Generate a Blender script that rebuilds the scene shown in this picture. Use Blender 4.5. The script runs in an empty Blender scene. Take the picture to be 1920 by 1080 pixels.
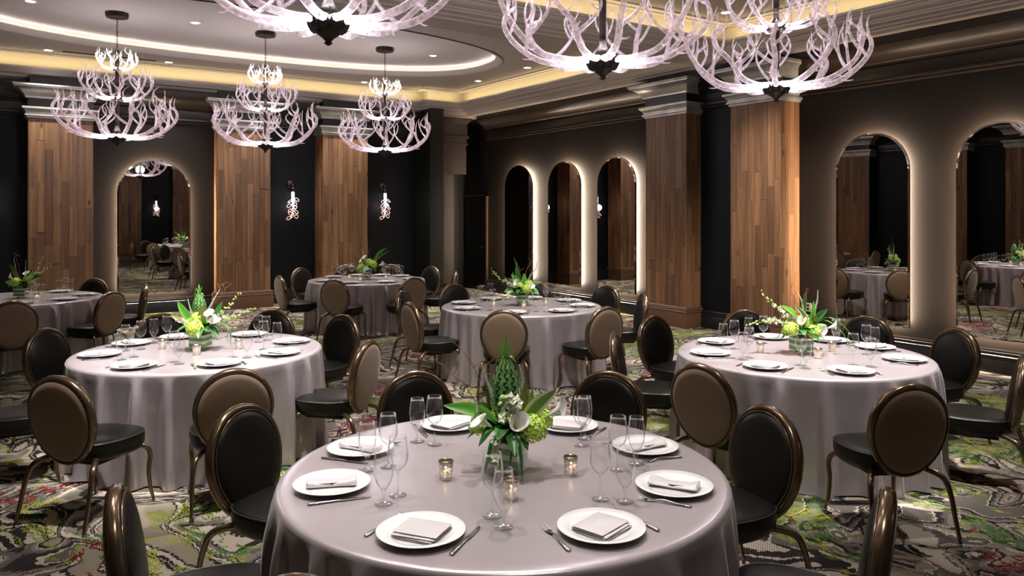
import bpy, math, random
from math import sin, cos, pi, radians, sqrt, atan2, hypot
from mathutils import Vector, Matrix, Euler

# ------------------------------------------------------------------ camera, world, exposure
SC = bpy.context.scene
COL = SC.collection
TH = radians(34.1)                       # camera looks 34.1 degrees to the right of +Y
CT, ST = cos(TH), sin(TH)
H = 1.84
cd = bpy.data.cameras.new('camera')
cam = bpy.data.objects.new('camera', cd); COL.objects.link(cam)
cam.location = (0, 0, H); cam.rotation_euler = (pi/2, 0, -TH)
cd.sensor_width = 36; cd.lens = 36*1440/1920
cd.shift_y = -(540-397)/1920
cd.clip_start = .02
SC.camera = cam
SC.view_settings.view_transform = 'Standard'; SC.view_settings.look = 'None'
SC.view_settings.gamma = 1; SC.view_settings.exposure = 0.36
SC.view_settings.use_curve_mapping = False
w = bpy.data.worlds.new('world'); SC.world = w; w.use_nodes = True
w.node_tree.nodes['Background'].inputs[0].default_value = (1, .9, .85, 1)
w.node_tree.nodes['Background'].inputs[1].default_value = .0
cy = SC.cycles
cy.max_bounces = 10; cy.diffuse_bounces = 3; cy.glossy_bounces = 5; cy.transmission_bounces = 8
cy.transparent_max_bounces = 24; cy.caustics_reflective = False; cy.caustics_refractive = False
cy.sample_clamp_indirect = 4; cy.blur_glossy = .5
try: cy.use_light_tree = True
except Exception: pass

def lamp(kind, name, loc, power, color=(1, .93, .84), size=.1, target=None, angle=80, blend=.6, sy=None, parent=None):
    l = bpy.data.lights.new(name, kind); l.energy = power; l.color = color
    o = bpy.data.objects.new(name, l); COL.objects.link(o); o.location = loc
    if kind == 'AREA':
        l.shape = 'RECTANGLE'; l.size = size; l.size_y = sy or size
    else: l.shadow_soft_size = size
    if kind == 'SPOT':
        l.spot_size = radians(angle); l.spot_blend = blend
    if target is not None:
        d = Vector(target)-Vector(loc); o.rotation_euler = d.to_track_quat('-Z', 'Y').to_euler()
    return o

WARM = (1, .945, .905)
# room constants
XR, XL, YN = 9.5, -2.5, -.6              # right, left, near wall faces
YM, YS, YC = 15.2, 15.42, 14.95          # mirror bay wall, sconce bay wall, column front on the back side
ZC, ZO, ZL = 4.45, 4.62, 4.20            # tray ceiling, oval ceiling, cove lip
FAR = (-1.42, 8.53, 8.42, 14.8); NEAR = (-1.42, .9, 8.42, 7.15)   # x0 y0 x1 y1 of the two trays
OV = ((3.5, 11.9), (3.5, 4.35)); OA, OB, ON = 4.0, 1.95, 2.4
T = {1: (1.77, 2.676), 2: (5.1, 3.607), 3: (1.35, 6.336), 4: (5.054, 7.267), 5: (4.963, 11.46), 6: (.30, 11.4)}
P_DOWN, P_COVE, P_CHAND = 200, 1.8, 26
# unseen ceiling spots over the tables; side and wide ones added as fill light
for (x, y, tx, ty, p, a) in ((5.0, 3.3, 5.1, 3.6, 1150, 34), (4.0, 1.9, 5.1, 3.5, 520, 38), (1.2, 5.6, 1.35, 6.3, 1150, 34), (.9, 4.2, 1.35, 6.2, 520, 40),
        (1.1, 3.3, 1.77, 2.7, 235, 44), (2.5, 3.3, 1.77, 2.6, 235, 44), (1.4, 1.1, 1.77, 2.5, 170, 52),
        (5.0, 6.5, 5.05, 7.2, 360, 50), (4.3, 5.6, 5.05, 7.0, 200, 50), (7.4, 5.2, 7.6, 6.6, 350, 75), (3.2, 5.0, 3.2, 5.2, 420, 75), (6.5, 2.4, 6.6, 2.6, 250, 75), (.6, 4.4, .4, 4.6, 200, 75)):
    lamp('SPOT', 'table_and_fill_spot', (x, y, ZC-.02), p, WARM, .05, (tx, ty, 0), a, .5)

# ------------------------------------------------------------------ helpers
def lin(c): return tuple(((v/255)/12.92 if v/255 <= .04045 else (((v/255)+.055)/1.055)**2.4) for v in c)+(1,)
def new_mat(name):
    m = bpy.data.materials.new(name); m.use_nodes = True
    nt = m.node_tree; return m, nt, nt.nodes['Principled BSDF']
def pmat(name, col, rough=.5, metal=0, spec=.5, bump=None, var=None, coat=0, sheen=0, rvar=0):
    m, nt, b = new_mat(name); N = nt.nodes; L = nt.links
    b.inputs['Base Color'].default_value = tuple(col)[:3]+(1,); b.inputs['Roughness'].default_value = rough
    b.inputs['Metallic'].default_value = metal; b.inputs['Specular IOR Level'].default_value = spec
    b.inputs['Coat Weight'].default_value = coat; b.inputs['Coat Roughness'].default_value = .12
    if sheen: b.inputs['Sheen Weight'].default_value = sheen; b.inputs['Sheen Roughness'].default_value = .4
    tc = N.new('ShaderNodeTexCoord')
    if bump:
        n = N.new('ShaderNodeTexNoise'); n.inputs['Scale'].default_value = bump[0]; n.inputs['Detail'].default_value = 3
        L.new(tc.outputs['Object'], n.inputs['Vector'])
        bu = N.new('ShaderNodeBump'); bu.inputs['Strength'].default_value = bump[1]; bu.inputs['Distance'].default_value = bump[2] if len(bump) > 2 else .01
        L.new(n.outputs['Fac'], bu.inputs['Height']); L.new(bu.outputs['Normal'], b.inputs['Normal'])
    if var:
        n = N.new('ShaderNodeTexNoise'); n.inputs['Scale'].default_value = var[0]; n.inputs['Detail'].default_value = 4
        L.new(tc.outputs['Object'], n.inputs['Vector'])
        r = N.new('ShaderNodeValToRGB'); r.color_ramp.elements[0].position = .3; r.color_ramp.elements[1].position = .7
        r.color_ramp.elements[0].color = tuple(col)[:3]+(1,); r.color_ramp.elements[1].color = tuple(var[1])[:3]+(1,)
        L.new(n.outputs['Fac'], r.inputs['Fac']); L.new(r.outputs['Color'], b.inputs['Base Color'])
    return m
def emat(name, col, s, sampling=None):
    m, nt, b = new_mat(name)
    b.inputs['Base Color'].default_value = (0, 0, 0, 1)
    b.inputs['Emission Color'].default_value = tuple(col)[:3]+(1,); b.inputs['Emission Strength'].default_value = s
    if sampling: m.cycles.emission_sampling = sampling
    return m

class MB:
    def __init__(s): s.v = []; s.f = []; s.att = []
    def add(s, vs, fs, a=0.0):
        o = len(s.v); s.v += [tuple(v) for v in vs]; s.f += [tuple(i+o for i in f) for f in fs]
        s.att += [a]*len(vs) if not isinstance(a, (list, tuple)) else list(a); return s
    def box(s, x0, x1, y0, y1, z0, z1, M=None):
        vs = [Vector((x, y, z)) for z in (z0, z1) for y in (y0, y1) for x in (x0, x1)]
        if M is not None: vs = [M @ v for v in vs]
        return s.add(vs, [(0, 2, 3, 1), (4, 5, 7, 6), (0, 1, 5, 4), (2, 6, 7, 3), (0, 4, 6, 2), (1, 3, 7, 5)])
    def rings(s, R, close=True, cap0=True, cap1=True, atts=None):
        n = len(R[0]); o = len(s.v); vs = []; fs = []
        for r in R: vs += [tuple(p) for p in r]
        for k in range(len(R)-1):
            for i in range(n if close else n-1):
                j = (i+1) % n; fs.append((k*n+i, k*n+j, (k+1)*n+j, (k+1)*n+i))
        if cap0: fs.append(tuple(range(n-1, -1, -1)))
        if cap1: fs.append(tuple((len(R)-1)*n+i for i in range(n)))
        a = 0.0 if atts is None else [x for x in atts for _ in range(n)]
        return s.add(vs, fs, a)
    def tube(s, P, r, n=8, closed=False, caps=True, atts=None, flat=1.0, up=None):
        P = [Vector(p) for p in P]; m = len(P)
        if not isinstance(r, (list, tuple)): r = [r]*m
        R = []; N = None
        for k in range(m):
            if closed: t = (P[(k+1) % m]-P[k-1])
            else: t = P[min(k+1, m-1)]-P[max(k-1, 0)]
            t.normalize()
            if N is None:
                a = Vector(up) if up else (Vector((0, 0, 1)) if abs(t.z) < .9 else Vector((1, 0, 0)))
                N = (a-t*a.dot(t)).normalized()
            else:
                N = (N-t*N.dot(t))
                N = N.normalized() if N.length > 1e-6 else t.orthogonal().normalized()
            B = t.cross(N)
            R.append([P[k]+(N*cos(2*pi*i/n)*flat+B*sin(2*pi*i/n))*r[k] for i in range(n)])
        if closed:
            R.append(R[0]); return s.rings(R, True, False, False, (atts+[atts[0]]) if atts else None)
        return s.rings(R, True, caps, caps, atts)
    def lathe(s, prof, n=24, M=None, cap0=False, cap1=False, atts=None):
        R = []
        for (r, z) in prof:
            ring = [Vector((max(r, 1e-5)*cos(2*pi*i/n), max(r, 1e-5)*sin(2*pi*i/n), z)) for i in range(n)]
            R.append([M @ p for p in ring] if M is not None else ring)
        return s.rings(R, True, cap0, cap1, atts)
    def mesh(s, name, smooth=True, att=False):
        me = bpy.data.meshes.new(name); me.from_pydata(s.v, [], s.f)
        if smooth is True: me.polygons.foreach_set('use_smooth', [True]*len(me.polygons))
        if att:
            a = me.attributes.new('glow', 'FLOAT', 'POINT'); a.data.foreach_set('value', s.att)
        me.update(); return me
    def build(s, name, mat, parent=None, smooth=True, att=False, fix=False, auto=None):
        me = s.mesh(name, smooth, att)
        if fix:
            import bmesh
            bm = bmesh.new(); bm.from_mesh(me); bmesh.ops.recalc_face_normals(bm, faces=bm.faces); bm.to_mesh(me); bm.free()
        if auto is not None:
            me.polygons.foreach_set('use_smooth', [True]*len(me.polygons)); me.set_sharp_from_angle(angle=radians(auto))
        return link(name, me, mat, parent)
def link(name, me, mat, parent=None):
    o = bpy.data.objects.new(name, me); COL.objects.link(o)
    if mat is not None and not me.materials: me.materials.append(mat)
    if parent is not None: o.parent = parent
    return o
def thing(name, label, cat, loc=(0, 0, 0), rz=0, group=None, kind=None):
    o = bpy.data.objects.new(name, None); COL.objects.link(o); o.empty_display_size = .1
    o.location = loc; o.rotation_euler = (0, 0, rz)
    return tag(o, label, cat, group, kind)
def tag(o, label=None, cat=None, group=None, kind=None):
    if label: o['label'] = label
    if cat: o['category'] = cat
    if group: o['group'] = group
    if kind: o['kind'] = kind
    return o
def kids(root): return [o for o in ALLKIDS.get(root.name, [])]
ALLKIDS = {}
def dup(root, loc, rz=0, label=None, group=None):
    r = root.copy(); COL.objects.link(r); r.location = loc; r.rotation_euler = (0, 0, rz)
    if label: r['label'] = label
    if group: r['group'] = group
    for ch in root.children:
        c = ch.copy(); COL.objects.link(c); c.parent = r
        for g in ch.children:
            d = g.copy(); COL.objects.link(d); d.parent = c
    return r
def wp(u, d): return (u*CT+d*ST, -u*ST+d*CT)        # camera-frame ground vector to world vector
def sweep(mb, path, prof, closed=False):
    """profile (offset to the right of travel, z) swept along a plan polyline with mitred corners"""
    n = len(path); R = []
    def nrm(a, b):
        dx, dy = b[0]-a[0], b[1]-a[1]; l = hypot(dx, dy); return (dy/l, -dx/l)
    for i, p in enumerate(path):
        if closed: n1, n2 = nrm(path[i-1], p), nrm(p, path[(i+1) % n])
        else:
            n1 = nrm(path[i-1], p) if i > 0 else nrm(p, path[1]); n2 = nrm(p, path[i+1]) if i < n-1 else n1
        k = 1+n1[0]*n2[0]+n1[1]*n2[1]; m = ((n1[0]+n2[0])/k, (n1[1]+n2[1])/k)
        R.append([(p[0]+m[0]*d, p[1]+m[1]*d, z) for d, z in prof])
    if closed: R.append(R[0])
    m = len(prof); fs = []
    for k in range(len(R)-1):
        for i in range(m-1): fs.append((k*m+i, (k+1)*m+i, (k+1)*m+i+1, k*m+i+1))
    mb.add([p for r in R for p in r], fs); return mb
def bez(P, n):
    """Catmull-Rom through the points"""
    P = [Vector(p) for p in P]; Q = [P[0]*2-P[1]]+P+[P[-1]*2-P[-2]]; out = []
    for i in range(1, len(Q)-2):
        for k in range(n):
            t = k/n; a, b, c, d = Q[i-1], Q[i], Q[i+1], Q[i+2]
            out.append(.5*((2*b)+(c-a)*t+(2*a-5*b+4*c-d)*t*t+(3*b-a-3*c+d)*t**3))
    out.append(P[-1]); return out

# ------------------------------------------------------------------ materials
def wood_mat():
    m, nt, b = new_mat('oak_plank'); N, L = nt.nodes, nt.links
    tc = N.new('ShaderNodeTexCoord'); oi = N.new('ShaderNodeObjectInfo'); geo = N.new('ShaderNodeNewGeometry')
    ad = N.new('ShaderNodeVectorMath'); ad.operation = 'ADD'; sc = N.new('ShaderNodeVectorMath'); sc.operation = 'SCALE'
    cx = N.new('ShaderNodeCombineXYZ')
    for i in range(3): L.new(oi.outputs['Random'], cx.inputs[i])
    sc.inputs['Scale'].default_value = 37.0; L.new(cx.outputs[0], sc.inputs[0])
    L.new(geo.outputs['Position'], ad.inputs[0]); L.new(sc.outputs[0], ad.inputs[1])
    mp = N.new('ShaderNodeMapping'); mp.inputs['Scale'].default_value = (22, 22, 1.1); L.new(ad.outputs[0], mp.inputs['Vector'])
    n1 = N.new('ShaderNodeTexNoise'); n1.inputs['Scale'].default_value = 1.0; n1.inputs['Detail'].default_value = 6; n1.inputs['Distortion'].default_value = .6
    L.new(mp.outputs[0], n1.inputs['Vector'])
    r = N.new('ShaderNodeValToRGB'); e = r.color_ramp.elements
    e[0].position = .28; e[0].color = (.105, .052, .024, 1); e[1].position = .75; e[1].color = (.265, .142, .068, 1)
    L.new(n1.outputs['Fac'], r.inputs['Fac'])
    rr = N.new('ShaderNodeValToRGB'); e = rr.color_ramp.elements
    e[0].position = 0; e[0].color = (.62, .57, .55, 1); e[1].position = 1; e[1].color = (1.32, 1.27, 1.2, 1)
    L.new(oi.outputs['Random'], rr.inputs['Fac'])
    mx = N.new('ShaderNodeMix'); mx.data_type = 'RGBA'; mx.blend_type = 'MULTIPLY'; mx.inputs['Factor'].default_value = 1
    L.new(r.outputs[0], mx.inputs['A']); L.new(rr.outputs[0], mx.inputs['B'])
    # knots
    vo = N.new('ShaderNodeTexVoronoi'); mp2 = N.new('ShaderNodeMapping'); mp2.inputs['Scale'].default_value = (4, 4, 1.6); L.new(ad.outputs[0], mp2.inputs['Vector'])
    L.new(mp2.outputs[0], vo.inputs['Vector']); vo.inputs['Scale'].default_value = 1.1
    kr = N.new('ShaderNodeValToRGB'); kr.color_ramp.elements[0].position = .05; kr.color_ramp.elements[0].color = (.12, .1, .1, 1); kr.color_ramp.elements[1].position = .12; kr.color_ramp.elements[1].color = (1, 1, 1, 1)
    L.new(vo.outputs['Distance'], kr.inputs['Fac'])
    mx2 = N.new('ShaderNodeMix'); mx2.data_type = 'RGBA'; mx2.blend_type = 'MULTIPLY'; mx2.inputs['Factor'].default_value = 1
    L.new(mx.outputs['Result'], mx2.inputs['A']); L.new(kr.outputs[0], mx2.inputs['B'])
    L.new(mx2.outputs['Result'], b.inputs['Base Color'])
    b.inputs['Roughness'].default_value = .48
    bu = N.new('ShaderNodeBump'); bu.inputs['Strength'].default_value = .25; bu.inputs['Distance'].default_value = .004
    L.new(n1.outputs['Fac'], bu.inputs['Height']); L.new(bu.outputs[0], b.inputs['Normal'])
    return m
def carpet_mat():
    m, nt, b = new_mat('patterned_carpet'); N, L = nt.nodes, nt.links
    def noise(scale, detail=2, vec=None, dist=0, rough=.5):
        n = N.new('ShaderNodeTexNoise'); n.inputs['Scale'].default_value = scale; n.inputs['Detail'].default_value = detail
        n.inputs['Distortion'].default_value = dist; n.inputs['Roughness'].default_value = rough
        L.new(vec, n.inputs['Vector']); return n
    def mapping(vec, s, r=0, loc=(0, 0, 0)):
        mp = N.new('ShaderNodeMapping'); mp.inputs['Scale'].default_value = s; mp.inputs['Rotation'].default_value = (0, 0, r); mp.inputs['Location'].default_value = loc
        L.new(vec, mp.inputs['Vector']); return mp.outputs[0]
    def ramp(fac, st, const=True):
        r = N.new('ShaderNodeValToRGB'); r.color_ramp.interpolation = 'CONSTANT' if const else 'LINEAR'
        e = r.color_ramp.elements
        while len(e) < len(st): e.new(.5)
        for i, (p, c) in enumerate(st):
            e[i].position = p; e[i].color = (c if len(c) == 4 else tuple(c)+(1,)) if isinstance(c, tuple) else (c, c, c, 1)
        L.new(fac, r.inputs['Fac']); return r.outputs[0]
    def mix(f, a, bb, blend='MIX'):
        mx = N.new('ShaderNodeMix'); mx.data_type = 'RGBA'; mx.blend_type = blend
        if isinstance(f, float): mx.inputs['Factor'].default_value = f
        else: L.new(f, mx.inputs['Factor'])
        for s_, v in (('A', a), ('B', bb)):
            if isinstance(v, tuple): mx.inputs[s_].default_value = v+(1,) if len(v) == 3 else v
            else: L.new(v, mx.inputs[s_])
        return mx.outputs['Result']
    def math_(op, a, bb=0.0):
        x = N.new('ShaderNodeMath'); x.operation = op
        for i, v in enumerate((a, bb)):
            if isinstance(v, (float, int)): x.inputs[i].default_value = v
            else: L.new(v, x.inputs[i])
        return x.outputs[0]
    tc = N.new('ShaderNodeTexCoord'); P = tc.outputs['Object']
    # warp
    wn = noise(1.15, 1.2, P)
    sub = N.new('ShaderNodeVectorMath'); sub.operation = 'SUBTRACT'; L.new(wn.outputs['Color'], sub.inputs[0]); sub.inputs[1].default_value = (.5, .5, .5)
    scl = N.new('ShaderNodeVectorMath'); scl.operation = 'SCALE'; L.new(sub.outputs[0], scl.inputs[0]); scl.inputs['Scale'].default_value = 1.1
    add = N.new('ShaderNodeVectorMath'); add.operation = 'ADD'; L.new(P, add.inputs[0]); L.new(scl.outputs[0], add.inputs[1]); W = add.outputs[0]
    CH, G1, G2, CR, CR2 = (.028, .024, .024), (.115, .10, .088), (.20, .175, .15), (.48, .415, .335), (.28, .235, .18)
    jn = noise(34, 2, P); js = N.new('ShaderNodeVectorMath'); js.operation = 'SCALE'; js.inputs['Scale'].default_value = .05; L.new(jn.outputs['Color'], js.inputs[0])
    ja = N.new('ShaderNodeVectorMath'); ja.operation = 'ADD'; L.new(W, ja.inputs[0]); L.new(js.outputs[0], ja.inputs[1]); W = ja.outputs[0]
    s1 = noise(2.9, .9, mapping(W, (1, .36, 1), .5))
    c1 = ramp(s1.outputs['Fac'], [(0, CR2), (.36, CH), (.385, CR), (.43, CH), (.47, CR), (.482, CH), (.515, CR), (.56, CR2), (.575, G2), (.62, CH), (.645, CR)])
    s2 = noise(3.6, 1.0, mapping(W, (.36, 1, 1), -.4, (5, 3, 0)))
    c2 = ramp(s2.outputs['Fac'], [(0, G1), (.38, CR), (.40, CH), (.445, G1), (.475, G2), (.505, CR), (.515, CH), (.545, CR2), (.60, CR), (.62, G1), (.66, CR)])
    msk = ramp(noise(.8, 1, P).outputs['Fac'], [(0, 0.0), (.5, 1.0)])
    base = mix(msk, c1, c2)
    # ribbed weave over the pale parts
    wv = N.new('ShaderNodeTexWave'); wv.inputs['Scale'].default_value = 26; wv.inputs['Distortion'].default_value = 2.5; wv.inputs['Detail'].default_value = 2; wv.inputs['Detail Scale'].default_value = 1.5
    L.new(mapping(P, (1, 1, 1), .9), wv.inputs['Vector'])
    rib = ramp(wv.outputs['Fac'], [(0, .52), (.35, .72), (.6, 1.0)], False)
    ribm = ramp(noise(1.4, 2, mapping(P, (1, 1, 1), 0, (9, 1, 0))).outputs['Fac'], [(0, 0.0), (.47, 0.0), (.5, 1.0)], False)
    base = mix(ribm, base, mix(1.0, base, rib, 'MULTIPLY'))
    # dashes of green and red
    dash = noise(95, 1, mapping(P, (1, .26, 1), .35)); blot = noise(14, 4, mapping(P, (1, .55, 1), .35))
    gm = noise(1.25, 2, mapping(W, (1, .55, 1), .3, (2, 7, 0))); 
    g_on = math_('MULTIPLY', math_('GREATER_THAN', math_('ADD', gm.outputs['Fac'], math_('MULTIPLY', blot.outputs['Fac'], .55)), .84), math_('GREATER_THAN', dash.outputs['Fac'], .49))
    gcol = ramp(noise(3.2, 2, P).outputs['Fac'], [(0, (.02, .085, .02)), (.42, (.05, .13, .018)), (.50, (.17, .22, .02)), (.62, (.26, .29, .035))], False)
    base = mix(g_on, base, gcol)
    rm = noise(1.5, 2, mapping(W, (.7, 1, 1), .2, (13, 2, 0)))
    r_on = math_('MULTIPLY', math_('GREATER_THAN', math_('ADD', rm.outputs['Fac'], math_('MULTIPLY', blot.outputs['Fac'], .62)), .957), math_('GREATER_THAN', dash.outputs['Fac'], .48))
    base = mix(r_on, base, (.14, .010, .017))
    sp = noise(190, 2, P); spr = ramp(sp.outputs['Fac'], [(.3, .72), (.7, 1.2)], False)
    base = mix(1.0, base, spr, 'MULTIPLY')
    L.new(base, b.inputs['Base Color']); b.inputs['Roughness'].default_value = .95; b.inputs['Specular IOR Level'].default_value = .1
    bu = N.new('ShaderNodeBump'); bu.inputs['Strength'].default_value = .5; bu.inputs['Distance'].default_value = .004
    L.new(sp.outputs['Fac'], bu.inputs['Height']); L.new(bu.outputs[0], b.inputs['Normal'])
    return m
def silver_mat():
    return pmat('silvered_moulding', (.34, .32, .30), .34, .6, .6, (30, .3, .003), (5, (.60, .57, .54)))
def glass_mat(name, tint=(1, 1, 1), edge=.22, ior=1.45, rough=.0):
    m = bpy.data.materials.new(name); m.use_nodes = True; nt = m.node_tree; N, L = nt.nodes, nt.links; N.clear()
    o = N.new('ShaderNodeOutputMaterial'); t = N.new('ShaderNodeBsdfTransparent'); g = N.new('ShaderNodeBsdfGlossy'); mx = N.new('ShaderNodeMixShader')
    lw = N.new('ShaderNodeLayerWeight'); lw.inputs['Blend'].default_value = edge
    g.inputs['Roughness'].default_value = rough; g.inputs['Color'].default_value = (1, 1, 1, 1); t.inputs['Color'].default_value = tint+(1,)
    r = N.new('ShaderNodeMath'); r.operation = 'MULTIPLY_ADD'; r.inputs[1].default_value = .5; r.inputs[2].default_value = .03
    L.new(lw.outputs['Fresnel'], r.inputs[0]); L.new(r.outputs[0], mx.inputs[0]); L.new(t.outputs[0], mx.inputs[1]); L.new(g.outputs[0], mx.inputs[2]); L.new(mx.outputs[0], o.inputs[0])
    return m
def antler_mat(name, base_s, tip_s, col, tipcol):
    """lit acrylic: brightest at the socket where the lamp feeds it, fading to clear pink-tinged tips"""
    m = bpy.data.materials.new(name); m.use_nodes = True; nt = m.node_tree; N, L = nt.nodes, nt.links; N.clear()
    o = N.new('ShaderNodeOutputMaterial'); at = N.new('ShaderNodeAttribute'); at.attribute_name = 'glow'
    pr = N.new('ShaderNodeBsdfPrincipled'); pr.inputs['Base Color'].default_value = (.22, .19, .23, 1); pr.inputs['Roughness'].default_value = .12; pr.inputs['Specular IOR Level'].default_value = .8
    t = N.new('ShaderNodeBsdfTransparent'); t.inputs['Color'].default_value = (.93, .88, .92, 1)
    lw = N.new('ShaderNodeLayerWeight'); lw.inputs['Blend'].default_value = .35
    mr = N.new('ShaderNodeMapRange'); mr.inputs['To Min'].default_value = tip_s; mr.inputs['To Max'].default_value = base_s
    pw = N.new('ShaderNodeMath'); pw.operation = 'POWER'; pw.inputs[1].default_value = 2.2; L.new(at.outputs['Fac'], pw.inputs[0]); L.new(pw.outputs[0], mr.inputs['Value'])
    nz = N.new('ShaderNodeTexNoise'); nz.inputs['Scale'].default_value = 28; nz.inputs['Detail'].default_value = 2
    tc = N.new('ShaderNodeTexCoord'); L.new(tc.outputs['Object'], nz.inputs['Vector'])
    nr = N.new('ShaderNodeMapRange'); nr.inputs['From Min'].default_value = .35; nr.inputs['From Max'].default_value = .75; nr.inputs['To Min'].default_value = .55; nr.inputs['To Max'].default_value = 1.7
    L.new(nz.outputs['Fac'], nr.inputs['Value'])
    ml = N.new('ShaderNodeMath'); ml.operation = 'MULTIPLY'; L.new(mr.outputs[0], ml.inputs[0]); L.new(nr.outputs[0], ml.inputs[1])
    cm = N.new('ShaderNodeMix'); cm.data_type = 'RGBA'; cm.inputs['A'].default_value = tipcol+(1,); cm.inputs['B'].default_value = col+(1,); L.new(at.outputs['Fac'], cm.inputs['Factor'])
    L.new(cm.outputs['Result'], pr.inputs['Emission Color']); L.new(ml.outputs[0], pr.inputs['Emission Strength'])
    fa = N.new('ShaderNodeMapRange'); fa.inputs['To Min'].default_value = .34; fa.inputs['To Max'].default_value = .95
    mxv = N.new('ShaderNodeMath'); mxv.operation = 'MAXIMUM'; L.new(lw.outputs['Facing'], mxv.inputs[0]); L.new(at.outputs['Fac'], mxv.inputs[1]); L.new(mxv.outputs[0], fa.inputs['Value'])
    mx = N.new('ShaderNodeMixShader'); L.new(fa.outputs[0], mx.inputs[0]); L.new(t.outputs[0], mx.inputs[1]); L.new(pr.outputs[0], mx.inputs[2]); L.new(mx.outputs[0], o.inputs[0])
    m.cycles.emission_sampling = 'NONE'
    return m
def cloth_mat():
    m, nt, b = new_mat('satin_cloth'); N, L = nt.nodes, nt.links
    b.inputs['Base Color'].default_value = (.43, .38, .395, 1); b.inputs['Metallic'].default_value = .36; b.inputs['Roughness'].default_value = .28; b.inputs['Specular IOR Level'].default_value = .95
    b.inputs['Sheen Weight'].default_value = .25; b.inputs['Sheen Roughness'].default_value = .35
    tc = N.new('ShaderNodeTexCoord')
    n = N.new('ShaderNodeTexNoise'); n.inputs['Scale'].default_value = 260; n.inputs['Detail'].default_value = 1
    n2 = N.new('ShaderNodeTexNoise'); n2.inputs['Scale'].default_value = 5; n2.inputs['Detail'].default_value = 3
    L.new(tc.outputs['Object'], n.inputs['Vector']); L.new(tc.outputs['Object'], n2.inputs['Vector'])
    b1 = N.new('ShaderNodeBump'); b1.inputs['Strength'].default_value = .12; b1.inputs['Distance'].default_value = .001
    b2 = N.new('ShaderNodeBump'); b2.inputs['Strength'].default_value = .12; b2.inputs['Distance'].default_value = .03
    L.new(n.outputs['Fac'], b1.inputs['Height']); L.new(n2.outputs['Fac'], b2.inputs['Height']); L.new(b2.outputs[0], b1.inputs['Normal']); L.new(b1.outputs[0], b.inputs['Normal'])
    return m
def stripe_leaf_mat(name, a, bcol, scale, axis='z', thick=.5):
    m, nt, b = new_mat(name); N, L = nt.nodes, nt.links
    tc = N.new('ShaderNodeTexCoord'); wv = N.new('ShaderNodeTexWave'); wv.bands_direction = axis.upper(); wv.inputs['Scale'].default_value = scale; wv.inputs['Distortion'].default_value = 1.6; wv.inputs['Detail Scale'].default_value = .6
    L.new(tc.outputs['Object'], wv.inputs['Vector'])
    r = N.new('ShaderNodeValToRGB'); r.color_ramp.elements[0].position = thick-.05; r.color_ramp.elements[0].color = a+(1,); r.color_ramp.elements[1].position = thick+.05; r.color_ramp.elements[1].color = bcol+(1,)
    L.new(wv.outputs['Fac'], r.inputs['Fac']); L.new(r.outputs[0], b.inputs['Base Color']); b.inputs['Roughness'].default_value = .4
    return m
def uvleaf_mat(name, mid, edge, rough=.32):
    """leaf: colour varies with a per-vertex width attribute (a real marking of the leaf)"""
    m, nt, b = new_mat(name); N, L = nt.nodes, nt.links
    at = N.new('ShaderNodeAttribute'); at.attribute_name = 'glow'
    r = N.new('ShaderNodeValToRGB'); r.color_ramp.elements[0].color = mid+(1,); r.color_ramp.elements[1].color = edge+(1,)
    r.color_ramp.elements[0].position = .45; r.color_ramp.elements[1].position = .7
    L.new(at.outputs['Fac'], r.inputs['Fac']); L.new(r.outputs[0], b.inputs['Base Color']); b.inputs['Roughness'].default_value = rough
    b.inputs['Subsurface Weight'].default_value = 0
    return m
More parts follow.
